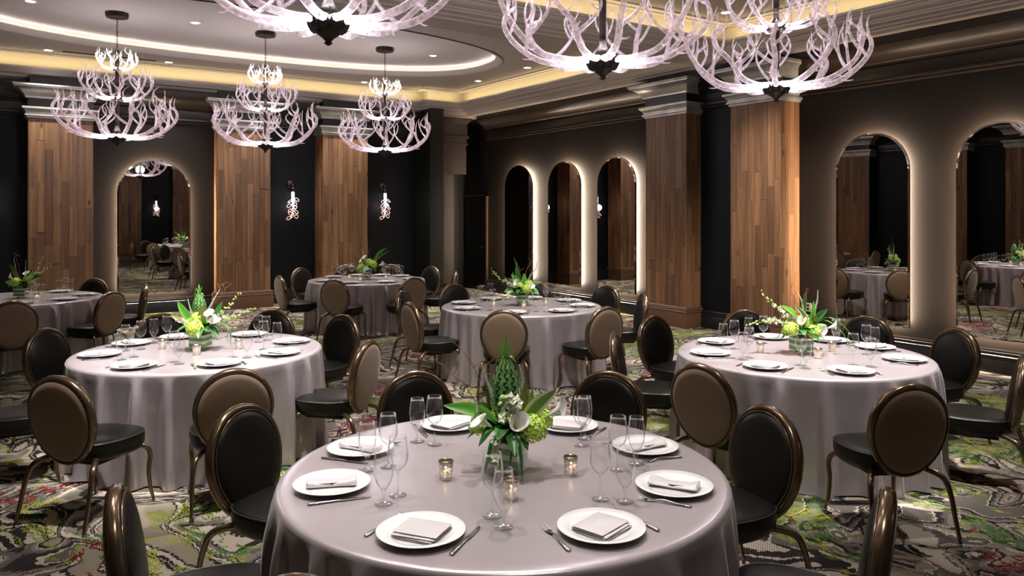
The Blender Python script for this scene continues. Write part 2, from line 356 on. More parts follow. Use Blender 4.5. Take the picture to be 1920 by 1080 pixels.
M = dict(
    wood=wood_mat(), carpet=carpet_mat(), silver=silver_mat(), cloth=cloth_mat(),
    navy=pmat('dark_navy_paint', (.0030, .0042, .0062), .5, 0, .22, (60, .08, .002)),
    brownwall=pmat('dark_taupe_wall', (.0115, .0083, .0064), .6, 0, .18, (50, .1, .002)),
    greenblack=pmat('green_black_panel', (.006, .007, .0058), .4, 0, .5, (50, .1, .002)),
    brownpanel=pmat('brown_panel', (.020, .0115, .0075), .45, 0, .5, (50, .1, .002)),
    black=pmat('black_paint', (.004, .004, .0045), .35, 0, .4, (40, .1, .002)),
    crown=pmat('bronze_black_moulding', (.024, .015, .010), .26, .1, .5, (20, .1, .002)),
    blackmould=pmat('black_moulding', (.009, .0085, .0085), .3, 0, .5, (20, .1, .002)),
    basewood=pmat('walnut_baseboard', (.10, .048, .024), .4, 0, .5, (30, .15, .002), (3, (.13, .065, .034))),
    ceil=pmat('ceiling_paint', (.45, .385, .355), .85, 0, .2, (80, .05, .001)),
    cornice=pmat('cornice_paint', (.50, .435, .39), .6, 0, .3, (60, .05, .001)),
    cove=pmat('cove_paint', (.62, .55, .42), .8, 0, .2, (60, .05, .001)),
    bronze=pmat('bronze_tube', (.19, .135, .085), .21, .85, .5, (15, .05, .002), (9, (.24, .17, .11))),
    chrome=pmat('chrome', (.8, .8, .8), .12, 1),
    vinyl=pmat('black_vinyl', (.0055, .0052, .0042), .36, 0, .32, (45, .12, .003), (3, (.0085, .008, .0062))),
    vpipe=pmat('vinyl_piping', (.03, .028, .022), .3, 0, .6, (45, .1, .002)),
    tan=pmat('tan_back_fabric', (.265, .185, .125), .5, 0, .4, (60, .15, .002), (4, (.30, .21, .142)), 0, .3),
    tanpipe=pmat('tan_piping', (.06, .042, .03), .45),
    china=pmat('white_china', (.80, .79, .78), .12, 0, .6, (8, .02, .001), None, .4),
    napkin=pmat('satin_napkin', (.60, .56, .565), .38, 0, .6, (25, .25, .004), None, 0, .3),
    steel=pmat('polished_steel', (.62, .61, .60), .16, 1, .5, (12, .05, .001)),
    glass=glass_mat('drinking_glass', (.992, .995, .994), .14), stem=glass_mat('glass_stem', (.965, .975, .975), .30),
    vaseglass=glass_mat('vase_glass', (.97, .985, .98), .07), iron=pmat('dark_cast_iron', (.018, .012, .009), .45, .5, .5, (40, .6, .01), (12, (.035, .022, .015))),
    mirror=pmat('smoked_mirror', (.56, .54, .51), .0, 1, .5), mframe=pmat('mirror_bevel', (.06, .055, .05), .15, .9),
    led=emat('mirror_led_strip', (1, .78, .58), 360), flame=emat('candle_flame', (1, .66, .32), 14),
    coveled=emat('oval_cove_strip', (1, .94, .88), 19), lens=emat('downlight_lens', (1, .93, .85), 30, 'NONE'),
    slot=pmat('slot_dark', (.02, .02, .02), .7), ringm=pmat('downlight_ring', (.6, .57, .53), .4),
    merc=pmat('mercury_glass', (.50, .47, .43), .18, .8, .5, (60, .5, .004), (70, (.85, .80, .72))),
    gold=pmat('mercury_rim', (.42, .34, .24), .25, .9), wax=emat('candle_wax', (1, .80, .62), .5, 'NONE'),
    antler=antler_mat('lit_acrylic_antler', 3.0, .38, (.86, .84, 1.0), (1.0, .74, .74)),
    antlertop=antler_mat('lit_acrylic_top_antler', 5.0, 2.0, (1, .97, .88), (1.0, .92, .80)),
    sconce=antler_mat('lit_sconce_glass', 2.6, 1.1, (.95, .95, 1.0), (1.0, .60, .45)),
    plate=pmat('outlet_plate', (.42, .30, .26), .4), dark=pmat('dark_plastic', (.01, .01, .01), .4),
    leaf=uvleaf_mat('dark_green_leaf', (.028, .125, .020), (.045, .18, .030)), leafm=uvleaf_mat('mid_green_leaf', (.09, .28, .035), (.16, .40, .05)),
    leafv=uvleaf_mat('variegated_leaf', (.10, .22, .04), (.62, .62, .36)), leafr=uvleaf_mat('reddish_green_leaf', (.11, .20, .03), (.30, .10, .05)),
    hyd=pmat('green_hydrangea', (.40, .60, .05), .6, 0, .3, None, (14, (.62, .80, .18))), white=pmat('calla_white', (.82, .82, .74), .4, 0, .4, None, (9, (.86, .86, .80))),
    orchid=pmat('pale_orchid', (.70, .78, .50), .5, 0, .3, None, (20, (.86, .87, .74))), bud=pmat('orchid_bud', (.42, .60, .16), .5),
    twig=pmat('curly_willow', (.20, .075, .025), .6), stemg=pmat('flower_stem', (.16, .33, .05), .5), spike=pmat('veronica_spike', (.40, .52, .30), .6, 0, .3, None, (60, (.70, .76, .58))),
    wrap=stripe_leaf_mat('striped_leaf_wrap', (.09, .30, .06), (.74, .78, .52), 7.0, 'z', .60), pcore=pmat('palm_core_green', (.012, .05, .012), .6), palm=pmat('palm_green', (.05, .20, .04), .4, 0, .5, None, (40, (.30, .52, .20))),
)

# ------------------------------------------------------------------ room shell
def structure(o): o['kind'] = 'structure'; return o
fl = MB().add([(XL-.3, YN-.3, 0), (XR+.3, YN-.3, 0), (XR+.3, 16.4, 0), (XL-.3, 16.4, 0)], [(0, 1, 2, 3)]).build('floor', M['carpet'], None, False); structure(fl)

def cprof(): return [(.02, 3.47), (.05, 3.475), (.055, 3.49), (.04, 3.50), (.045, 3.512), (.075, 3.522), (.075, 3.55), (.045, 3.56), (.04, 3.58), (.04, 3.70), (.07, 3.71), (.08, 3.735), (.11, 3.75), (.13, 3.79), (.19, 3.84), (.25, 3.89), (.285, 3.93), (.285, 3.95), (.31, 3.955), (.31, 4.03)]
def bprof(z=0): return [(.0, .275), (.03, .272), (.035, .26), (.028, .25), (.045, .24), (.045, .222), (.035, .215), (.052, .20), (.052, .188), (.045, .18), (.05, .17), (.05, 0)]
# back wall: bay walls stand at different depths between the wood columns
cols_x = [(-1.55, -.58), (.49, 1.44), (3.48, 4.47), (5.52, 6.49)]
wb = MB()
bays = [(XL, -1.55, YM, 'm'), (-.58, .49, YS, 's'), (1.44, 3.48, YM, 'm'), (4.47, 5.52, YS, 's'), (6.49, 7.84, YS, 's')]
wbk = MB(); wbn = MB()
for x0, x1, y, k in bays: (wbk if k == 'm' else wbn).box(x0-.15, x1+.15, y, y+.3, 0, 4.6)
structure(wbn.build('wall_back', M['navy'], None, False))
structure(wbk.build('wall_back', M['brownwall'], None, False))
structure(MB().box(8.9, XR+.2, 16.1, 16.3, 0, 4.6).build('wall_back', M['black'], None, False))
for i, (x0, x1, y, k) in enumerate(bays):
    structure(sweep(MB(), [(x0, y), (x1, y)], cprof()).build('trim_1', M['crown' if k == 'm' else 'blackmould'], None, False, auto=30))
    structure(sweep(MB(), [(x0, y), (x1, y)], bprof()).build('baseboard_back', M['blackmould'], None, False, auto=30))
# projecting end block, recess and brown panel in the far corner
structure(MB().box(7.84, 8.18, 14.75, 16.1, 0, 4.09).build('wall_end', M['greenblack'], None, False))
structure(sweep(MB(), [(7.84, 15.42), (7.84, 14.75), (8.18, 14.75), (8.18, 15.8)], bprof()).build('baseboard_end', M['blackmould'], None, False, auto=30))
structure(MB().box(8.1, 9.04, 15.8, 16.1, 0, 4.02).build('wall_recess', M['brownpanel'], None, False))
structure(MB().box(8.1, 9.27, 15.62, 15.8, 2.72, 4.02).build('wall_header', M['brownpanel'], None, False))
structure(sweep(MB(), [(8.18, 15.62), (9.27, 15.62), (9.27, 15.8)], [(0, 3.40), (.03, 3.40), (.03, 3.45), (.01, 3.46), (.01, 3.55), (.05, 3.56), (.05, 3.62), (.02, 3.64), (.02, 3.9), (.10, 4.0), (.1, 4.1)]).build('trim_2', M['brownpanel'], None, False, auto=30))
# right wall
structure(MB().box(XR, XR+.3, YN-.3, 15.02, 0, 4.6).build('wall_right', M['brownwall'], None, False))
dr = tag(MB().box(XR, XR+.12, 15.02, 16.1, 0, 4.6).build('wall_right', M['black'], None, False), kind='structure')
door = structure(bpy.data.objects.new('door_1', None)); COL.objects.link(door)
MB().box(XR-.02, XR+.01, 15.10, 16.02, .02, 2.2).build('door_leaf', M['black'], door, False)
MB().box(XR-.045, XR+.01, 15.02, 15.07, 0, 2.24).box(XR-.045, XR+.01, 15.02, 16.05, 2.2, 2.24).build('door_casing', M['bronze'], door, False)
MB().tube([(XR-.02, 15.2, 1.02), (XR-.06, 15.2, 1.02), (XR-.06, 15.32, 1.02)], .01, 8).build('door_handle', M['iron'], door)
structure(sweep(MB(), [(XR, 15.02), (XR, 9.4)], cprof()).build('trim_3', M['crown'], None, False, auto=30))
structure(sweep(MB(), [(XR, 15.02), (XR, 9.4)], bprof()).build('baseboard_right', M['blackmould'], None, False, auto=30))
structure(MB().box(9.40, XR, 7.62, 8.49, 0, 4.6).build('wall_niche', M['navy'], None, False))
structure(sweep(MB(), [(9.40, 8.49), (9.40, 7.62)], bprof()).build('baseboard_niche', M['blackmould'], None, False, auto=30))
structure(sweep(MB(), [(9.40, 8.49), (9.40, 7.62)], cprof()).build('trim_4', M['blackmould'], None, False, auto=30))
structure(sweep(MB(), [(XR, 6.74), (XR, YN)], cprof()).build('trim_3', M['crown'], None, False, auto=30))
structure(sweep(MB(), [(XR, 6.74), (XR, YN)], bprof()).build('baseboard_right', M['blackmould'], None, False, auto=30))
# left and near walls (seen only in the mirrors)
structure(MB().box(XL-.3, XL, YN-.3, 15.6, 0, 4.6).build('wall_left', M['navy'], None, False))
structure(MB().box(XL-.3, XR+.3, YN-.3, YN, 0, 4.6).build('wall_near', M['navy'], None, False))
structure(sweep(MB(), [(XL, YN), (XL, 15.4)], cprof()).build('trim_5', M['blackmould'], None, False, auto=30))
structure(sweep(MB(), [(XR, YN), (XL, YN)], cprof()).build('trim_6', M['blackmould'], None, False, auto=30))

# ------------------------------------------------------------------ wood-clad columns
rnd = random.Random(4)
unit = MB()
e = .004
def unit_plank():
    # unit box face with a chamfered front, origin at its lower left front; scaled per plank
    b_ = MB(); c = .016; d = .2
    vs = [(0, 1, 0), (1, 1, 0), (1, 1, 1), (0, 1, 1), (0, d, 0), (1, d, 0), (1, d, 1), (0, d, 1), (c, 0, .003), (1-c, 0, .003), (1-c, 0, .997), (c, 0, .997)]
    b_.add(vs, [(4, 5, 9, 8), (5, 6, 10, 9), (6, 7, 11, 10), (7, 4, 8, 11), (8, 9, 10, 11), (0, 4, 7, 3), (1, 2, 6, 5), (0, 1, 5, 4), (3, 7, 6, 2)])
    return b_.mesh('plank', False)
UP = unit_plank(); UP.materials.append(M['wood'])
ZB, ZT = .30, 3.40
def face_planks(parent, p0, ax, w, wid=.112, z0=ZB, z1=ZT):
    """planks across a face that starts at p0 and runs w along local direction ax (0: +x front, 1: side)"""
    n = max(1, round(w/wid)); step = w/n
    for i in range(n):
        z = z0; first = True
        while z < z1-.02:
            h = rnd.uniform(.35, 1.0) if first else rnd.uniform(.55, 1.7)
            if z1-z-h < .3: h = z1-z
            first = False
            o = link('plank', UP, None, parent)
            th = .012*rnd.uniform(.75, 1.25)
            o.location = (p0[0]+ (cos(ax)*i*step), p0[1]+sin(ax)*i*step, z)
            o.rotation_euler = (0, 0, ax); o.scale = (step-.0008, .02, h-.0008)
            off = .02-th-.004
            o.location.x += -sin(ax)*off; o.location.y += cos(ax)*off
            z += h
def column(cx, cyf, rz, wd, depth, sides='lr', fine=True):
    """local frame: front face at y=0 looking to -y, column body behind"""
    c = bpy.data.objects.new('column', None); COL.objects.link(c); c['kind'] = 'structure'
    c.location = (cx, cyf, 0); c.rotation_euler = (0, 0, rz)
    hw = wd/2
    MB().box(-hw+.02, hw-.02, .02, depth, 0, 4.10).build('core', M['blackmould'], c, False)
    face_planks(c, (-hw, 0), 0, wd)
    if 'l' in sides: face_planks(c, (-hw, depth), -pi/2, depth)
    if 'r' in sides: face_planks(c, (hw, 0), pi/2, depth)
    path = [(-hw, depth), (-hw, 0), (hw, 0), (hw, depth)]
    sweep(MB(), path, [(0, .33), (.02, .327), (.035, .315), (.03, .30), (.045, .29), (.045, .275), (.038, .27), (.05, .258), (.05, .245), (.043, .24), (.048, .225), (.048, 0)]).build('base_moulding', M['basewood'], c, False, auto=30)
    sweep(MB(), path, [(0, ZT-.01), (.015, ZT-.005), (.02, ZT+.02), (.045, ZT+.03), (.045, ZT+.055), (.03, ZT+.06), (.03, ZT+.09), (.045, ZT+.10), (.06, ZT+.13), (.085, ZT+.145), (.085, ZT+.175), (.0, ZT+.185)]).build('capital_band', M['silver'], c, False, auto=30)
    sweep(MB(), path, [(.004, ZT+.18), (.004, ZT+.32)]).build('frieze', M['blackmould'], c, False)
    sweep(MB(), path, [(0, ZT+.315), (.035, ZT+.32), (.04, ZT+.345), (.05, ZT+.355), (.065, ZT+.39), (.10, ZT+.43), (.155, ZT+.47), (.20, ZT+.485), (.205, ZT+.505), (.22, ZT+.51), (.22, ZT+.535), (.0, ZT+.54)]).build('crown', M['silver'], c, False, auto=30)
    return c
for x0, x1 in cols_x: column((x0+x1)/2, YC, 0, x1-x0, .47)
column(9.07, (8.49+9.4)/2, -pi/2, .91, .43)
column(9.07, (6.74+7.62)/2, -pi/2, .88, .43)
for x0, x1 in cols_x[1:]: column((x0+x1)/2, -.2, pi, x1-x0, .4, '')
for y in (2.3, 4.6, 7.18, 8.94, 11.5, 13.6): column(XL+.4, y, pi/2, .9, .4, '')

# ------------------------------------------------------------------ ceiling
LIPW = .60
corn = [(0, ZL+.02), (0, ZL-.012), (.05, ZL-.02), (.055, ZL-.035), (.10, ZL-.04), (.12, ZL-.065), (.17, ZL-.085), (.23, ZL-.09), (.235, ZL-.105), (.27, ZL-.11), (.275, ZL-.125), (.40, ZL-.13), (.41, ZL-.145), (.50, ZL-.15), (.505, ZL-.17), (LIPW, ZL-.17)]
ZF = ZL-.17
far_path = [(FAR[0], FAR[1]), (FAR[0], 14.8), (7.56, 14.8), (7.56, 14.5), (8.42, 14.5), (8.42, FAR[1])]
near_path = [(NEAR[0], NEAR[1]), (NEAR[0], NEAR[3]), (NEAR[2], NEAR[3]), (NEAR[2], NEAR[1])]
# travel clockwise with the tray on the right -> outward offsets are negative
for pth in (far_path, near_path):
    structure(sweep(MB(), pth, [(-d, z) for d, z in corn], True).build('trim_7', M['cornice'], None, False, auto=30))
    # trough floor, riser and two thin mouldings on the tray ceiling
    structure(sweep(MB(), pth, [(0, ZL+.02), (-.26, ZL+.02), (-.26, ZC)], True).build('trim_8', M['cove'], None, False))
    structure(sweep(MB(), pth, [(.02, ZC), (.02, ZC-.018), (.05, ZC-.018), (.05, ZC)], True).build('trim_9', M['cornice'], None, False))
    structure(sweep(MB(), pth, [(-.12, ZC), (-.12, ZC-.014), (-.10, ZC-.014), (-.10, ZC)], True).build('trim_9', M['cornice'], None, False))
    n = len(pth)
    for i in range(n):
        a, b2 = pth[i], pth[(i+1) % n]; L_ = hypot(b2[0]-a[0], b2[1]-a[1])
        dx, dy = (b2[0]-a[0])/L_, (b2[1]-a[1])/L_; ox, oy = -dy*.12, dx*.12
        l = lamp('AREA', 'cove_light', ((a[0]+b2[0])/2+ox, (a[1]+b2[1])/2+oy, ZL+.035), P_COVE*L_, (1, .83, .46), L_+.1, None, sy=.03)
        l.rotation_euler = (pi, 0, -atan2(dy, dx))
# soffit slab (flat z=ZF) made of strips around the trays
sof = MB()
def rect(mb, x0, y0, x1, y1, z): mb.add([(x0, y0, z), (x1, y0, z), (x1, y1, z), (x0, y1, z)], [(0, 3, 2, 1)])
X0, X1, Y0, Y1 = XL-.3, XR+.3, YN-.3, 16.4
rect(sof, X0, Y0, FAR[0]-LIPW+.01, Y1, ZF); rect(sof, FAR[2]+LIPW-.01, Y0, X1, Y1, ZF)
rect(sof, FAR[0]-LIPW, Y0, FAR[2]+LIPW, NEAR[1]-LIPW+.01, ZF); rect(sof, FAR[0]-LIPW, NEAR[3]+LIPW-.01, FAR[2]+LIPW, FAR[1]-LIPW+.01, ZF)
rect(sof, FAR[0]-LIPW, 14.5+LIPW-.01, FAR[2]+LIPW, Y1, ZF+.001)
structure(sof.build('ceiling', M['cornice'], None, False))
def sup(a, b, t):
    c_, s_ = cos(t), sin(t); return (a*abs(c_)**(2/ON)*(1 if c_ >= 0 else -1), b*abs(s_)**(2/ON)*(1 if s_ >= 0 else -1))
NO = 96
for (ox, oy), (x0, y0, x1, y1) in zip(OV, (FAR, NEAR)):
    mb = MB(); x0 -= .4; x1 += .4; y0 -= .4; y1 += .4
    ts = [2*pi*i/NO for i in range(NO)]
    inner = [(ox+sup(OA, OB, t)[0], oy+sup(OA, OB, t)[1], ZC) for t in ts]
    def toedge(p):
        dx, dy = p[0]-ox, p[1]-oy
        k = min(((x1-ox) if dx > 0 else (x0-ox))/dx if abs(dx) > 1e-6 else 1e9, ((y1-oy) if dy > 0 else (y0-oy))/dy if abs(dy) > 1e-6 else 1e9)
        return (ox+dx*k, oy+dy*k, ZC)
    outer = [toedge(p) for p in inner]
    # make sure the rectangle's corners are covered
    for cxy in ((x0, y0), (x1, y0), (x1, y1), (x0, y1)):
        j = min(range(NO), key=lambda i: hypot(outer[i][0]-cxy[0], outer[i][1]-cxy[1])); outer[j] = (cxy[0], cxy[1], ZC)
    mb.rings([inner, outer], True, False, False)
    structure(mb.build('ceiling', M['ceil'], None, False))
    def ring(k, z): return [(ox+sup(OA+k, OB+k, t)[0], oy+sup(OA+k, OB+k, t)[1], z) for t in ts]
    # rim band, trough, riser
    structure(MB().rings([ring(.02, ZC-.015), ring(-.02, ZC-.015), ring(-.10, ZC+.05), ring(-.10, ZC+.065), ring(.14, ZC+.065), ring(.14, ZO)], True, False, False).build('trim_10', M['cornice'], None, False, auto=40))
    structure(MB().add(ring(.14, ZO), [tuple(range(NO))]).build('ceiling', M['ceil'], None, False))
    led = MB().rings([ring(.02, ZC+.075), ring(.05, ZC+.075)], True, False, False).build('cove_strip', M['coveled'], None, False); led['kind'] = 'structure'
structure(MB().box(X0, X1, Y0, Y1, 4.75, 4.9).build('ceiling', M['slot'], None, False))  # unseen roof slab, added above the ceilings to block world light
# linear air slot
tag(MB().box(.95, 2.35, 14.42, 14.45, ZC-.012, ZC-.002).build('air_slot', M['slot']), 'long thin black air slot in the far ceiling behind the left chandelier', 'vent')

# ------------------------------------------------------------------ downlights
ring_me = MB().lathe([(.085, 0), (.085, -.006), (.062, -.010), (.058, -.004), (.058, 0)], 24).mesh('trim_ring'); ring_me.materials.append(M['ringm'])
lens_me = MB().lathe([(.0, -.004), (.058, -.004)], 20).mesh('lens'); lens_me.materials.append(M['lens'])
DL = [(.75, 14.45, 0, 'row along the far cove, first from left'), (2.55, 14.45, 0, 'row along the far cove, second from left'), (4.38, 14.45, 0, 'row along the far cove, behind the middle chandelier'), (6.2, 14.45, 0, 'row along the far cove, beside the right chandelier'),
      (8.02, 13.05, 0, 'by the far right ceiling corner'), (8.02, 11.35, 0, 'right of the oval recess end'), (7.95, 6.75, 0, 'in the near tray behind the rightmost chandelier'),
      (.42, 11.95, 1, 'in the oval recess at its left, cut by frame'), (2.47, 11.95, 1, 'in the oval recess between left and middle chandeliers'), (4.46, 11.85, 1, 'in the oval recess below the big top chandelier'), (6.5, 12.1, 1, 'in the oval recess near its right tip')]
for x, y, hi, txt in DL:
    z = ZO if hi else ZC
    t_ = thing('downlight', 'small round recessed downlight '+txt, 'downlight', (x, y, z), 0, 'ceiling downlights')
    link('trim_ring', ring_me, None, t_); link('lens', lens_me, None, t_)
    lamp('SPOT', 'downlight_beam', (x, y, z-.03), P_DOWN*(2.2 if x > 7.9 and y < 12 else .7 if x > 7.9 else 1), WARM, .05, (x, y, 0), 95, .8)

# ------------------------------------------------------------------ arched mirrors
def arch(wd, z0, z1, n=28, k=0.0):
    r = wd/2-k; zc = z1-wd/2; pts = [(-r, z0+k), (r, z0+k)]
    for i in range(n+1):
        a = pi*i/n; pts.append((r*cos(a), zc+r*sin(a)))
    return pts
def mirror(name_label, loc, rz, wd, z0, z1):
    t_ = thing('arched_mirror', name_label, 'mirror', loc, rz, 'backlit arched mirrors')
    D = .075
    def R(k, y): return [(x, y, z) for x, z in arch(wd, z0, z1, 28, k)]
    MB().rings([R(.022, -D-.001), R(.0, -D+.004)], True, True, False).build('mirror_glass', M['mirror'], t_, False)
    MB().rings([R(.0, -D+.004), R(-.001, -D+.012), R(.0, -D+.03), R(.05, -D+.03)], True, False, True).build('mirror_edge', M['mframe'], t_, False)
    MB().rings([R(.06, -D+.03), R(.06, 0)], True, False, False).build('backing_box', M['brownwall'], t_, False)
    # LED strip round the back edge, facing outward to the wall halo
    MB().rings([R(.057, -.040), R(.057, -.024)], True, False, False).build('led_strip', M['led'], t_, False)
    return t_
mirror('backlit arched mirror on the back wall between two wood columns, left of picture', (2.44, YM, 0), 0, 1.22, .37, 2.78)
for yc, txt in ((13.68, 'farthest, beside the dark door'), (12.07, 'middle one of the three'), (10.53, 'next to the wood column')):
    mirror('narrow backlit arched mirror on the right wall, '+txt, (XR-.018, yc, 0), -pi/2+radians(2.6), .99, .37, 2.84)
for yc, txt in ((5.62, 'right wall, nearest the wood column behind the right table'), (4.07, 'right wall, cut by the right picture edge')):
    mirror('large backlit arched mirror, '+txt, (XR-.018, yc, 0), -pi/2+radians(2.9), .97, .39, 2.86)

# outlet below mirror row
ot = thing('wall_outlet', 'small pinkish power outlet plate low on the wall behind right flowers', 'outlet', (XR, 6.60, .50), -pi/2)
MB().box(-.05, .05, -.012, 0, -.06, .06).build('cover_plate', M['plate'], ot, False)
MB().box(-.018, .018, -.016, -.012, .01, .04).build('socket', M['dark'], ot, False); MB().box(-.018, .018, -.016, -.012, -.04, -.01).build('socket', M['dark'], ot, False)

# ------------------------------------------------------------------ wall sconces
def make_sconce(label, loc, rz, seed):
    rr = random.Random(seed)
    t_ = thing('wall_sconce', label, 'sconce', loc, rz, 'curled glass wall sconces')
    Mx = Matrix.Rotation(pi/2, 4, 'X')
    MB().lathe([(0, .0), (.085, .0), (.09, .012), (.07, .03), (.045, .04), (.03, .05), (0, .05)], 20, Matrix.Translation((0, 0, .12)) @ Mx).build('backplate', M['iron'], t_)
    MB().tube(bez([(0, -.04, .12), (0, -.10, .13), (0, -.13, .09), (0, -.13, .02)], 5), .018, 10).lathe([(0, .07), (.03, .065), (.045, .03), (.04, .0), (.045, -.02), (.03, -.03), (0, -.03)], 16, Matrix.Translation((0, -.13, 0))).build('holder', M['iron'], t_)
    MB().lathe([(.0, -.02), (.030, -.02), (.031, -.10), (.029, -.20), (.018, -.26), (.008, -.40), (0, -.56)], 14, Matrix.Translation((0, -.13, 0)), atts=[1, 1, .95, .7, .55, .4, .3]).build('glass_rod', M['sconce'], t_, att=True)
    for i in range(13):
        a = i*2.3+rr.uniform(-.3, .3); z0_ = -.16-.031*i; ln = rr.uniform(.10, .14); s_ = rr.choice((-1, 1))
        pts = []
        for k in range(13):
            q = k/12; th = pi*1.75*q
            rad = .012+ln*sin(th*.57)*.8; zz = z0_-.05*q-.05*sin(th)
            aa = a+.5*s_*sin(th)*.9
            pts.append((cos(aa)*rad, -.13+sin(aa)*rad*.9, zz))
        f = .5-.03*i
        MB().tube(pts, [.0062]*11+[.008, .005], 6, atts=[max(.1, f*(1-.5*q/12)) for q in range(13)]).build('glass_curl', M['sconce'], t_, att=True)
    return t_
make_sconce('curled glass wall sconce on dark bay between second and third wood columns', (5.02, YS, 2.27), 0, 1)
make_sconce('curled glass wall sconce on dark bay right of third wood column', (7.04, YS, 2.27), 0, 2)
make_sconce('curled glass wall sconce at the left picture edge beside first wood column', (-.05, YS, 2.27), 0, 3)
make_sconce('curled glass wall sconce on the near wall, seen in the back mirror', (5.0, YN, 2.27), pi, 4)
for x in (5.02, 7.04, -.05): lamp('POINT', 'sconce_glow', (x, YS-.2, 1.95), 1.6, (1, .86, .8), .08)
lamp('POINT', 'sconce_glow', (5.0, YN+.2, 1.95), 1.6, (1, .86, .8), .08)

# ------------------------------------------------------------------ antler chandeliers
def antler_mesh(seed, Rr, Hh, r0, name):
    """one antler: main beam from the hub out and up, with tines"""
    rr = random.Random(seed); mb = MB()
    k = Rr
    main = bez([(.10*k, 0, 0), (.34*k, 0, -.035*Hh), (.62*k, rr.uniform(-.02, .02)*k, .05*Hh), (.85*k, rr.uniform(-.05, .05)*k, .33*Hh), (.965*k, rr.uniform(-.07, .07)*k, .62*Hh), (.97*k, rr.uniform(-.08, .08)*k, .86*Hh), (.90*k, rr.uniform(-.09, .09)*k, 1.0*Hh)], 5)
    n = len(main); rad = [r0*(1-.42*(i/(n-1))**1.1) if i < n*.72 else r0*(.66*(1-((i/(n-1)-.72)/.28)**1.6)+.08) for i in range(n)]
    att = [max(0, 1-(2.7 if Rr > .6 else 2.1)*i/n) for i in range(n)]
    mb.tube(main, rad, 8, atts=att)
    def tine(p, lat, out, L_, r, a0, curl):
        """curved prong: spreads sideways along lat, sweeps up and curls back"""
        la = Vector((out, lat, 0)); u = Vector((0, 0, 1))
        pts = bez([p, p+la*L_*.26+u*L_*.20, p+la*L_*.46+u*L_*.48, p+la*L_*(.50-.10*curl)+u*L_*.76, p+la*L_*(.46-.34*curl)+u*L_*.98], 4)
        m = len(pts); mb.tube(pts, [r*(1-.90*(q/(m-1))**1.6) for q in range(m)], 6, atts=[max(0, a0*.8-.25*q/m)+.05 for q in range(m)])
        return pts
    s1 = rr.choice((-1, 1))
    p = main[int(n*.38)]; q_ = bez([p, p+Vector((.05, .04*s1, -.022))*k, p+Vector((.10, .075*s1, -.018))*k], 3)
    mb.tube(q_, [r0*.36*(1-.85*j/(len(q_)-1)) for j in range(len(q_))], 6, atts=[.15]*len(q_))
    for fr, sd, L_, out, fork in ((.44, s1, .86, -.45, True), (.60, -s1, .74, -.25, True), (.76, s1, .50, -.5, False), (.86, -s1, .34, -.9, False)):
        i = int(n*fr); L = L_*Hh*rr.uniform(.88, 1.1)*(1.12 if Rr > .6 else 1)
        pts = tine(main[i], sd*rr.uniform(.65, .95), out+rr.uniform(-.15, .15), L, r0*.60*(1.1-.45*fr), att[i], rr.uniform(.3, 1.0))
        if fork:
            j = int(len(pts)*.42); tine(pts[j], -sd*rr.uniform(.5, .9), rr.uniform(-.7, .1), L*.50, r0*.36, att[i]*.6, rr.uniform(.2, .9))
    return mb.mesh(name, True, True)
AN1 = [antler_mesh(s, .80, .47, .028, 'antler_arm') for s in (1, 2, 3)]
AN2 = [antler_mesh(s, .47, .36, .0195, 'antler_arm') for s in (11, 12, 13)]
AN3 = [antler_mesh(s, .27, .20, .014, 'antler_arm') for s in (21, 22)]
for me in AN1+AN2: me.materials.append(M['antler'])
for me in AN3: me.materials.append(M['antlertop'])
def leafhub(mb, z, r, n, s=1.0):
    """cast leaf cups that hold the arms"""
    for i in range(n):
        a = 2*pi*(i+.5)/n; Mx = Matrix.Translation((0, 0, z)) @ Matrix.Rotation(a, 4, 'Z')
        R = []
        for q in range(6):
            t_ = q/5; x = r*(.25+.75*t_); hw = r*.30*sin(pi*(.25+.62*t_)); dz = .02*s*sin(q*1.7)-.035*s*(1-t_)
            R.append([Mx @ Vector((x, hw*cos(2*pi*j/8), dz+hw*.75*sin(2*pi*j/8)-.008)) for j in range(8)])
        mb.rings(R, True, True, True)
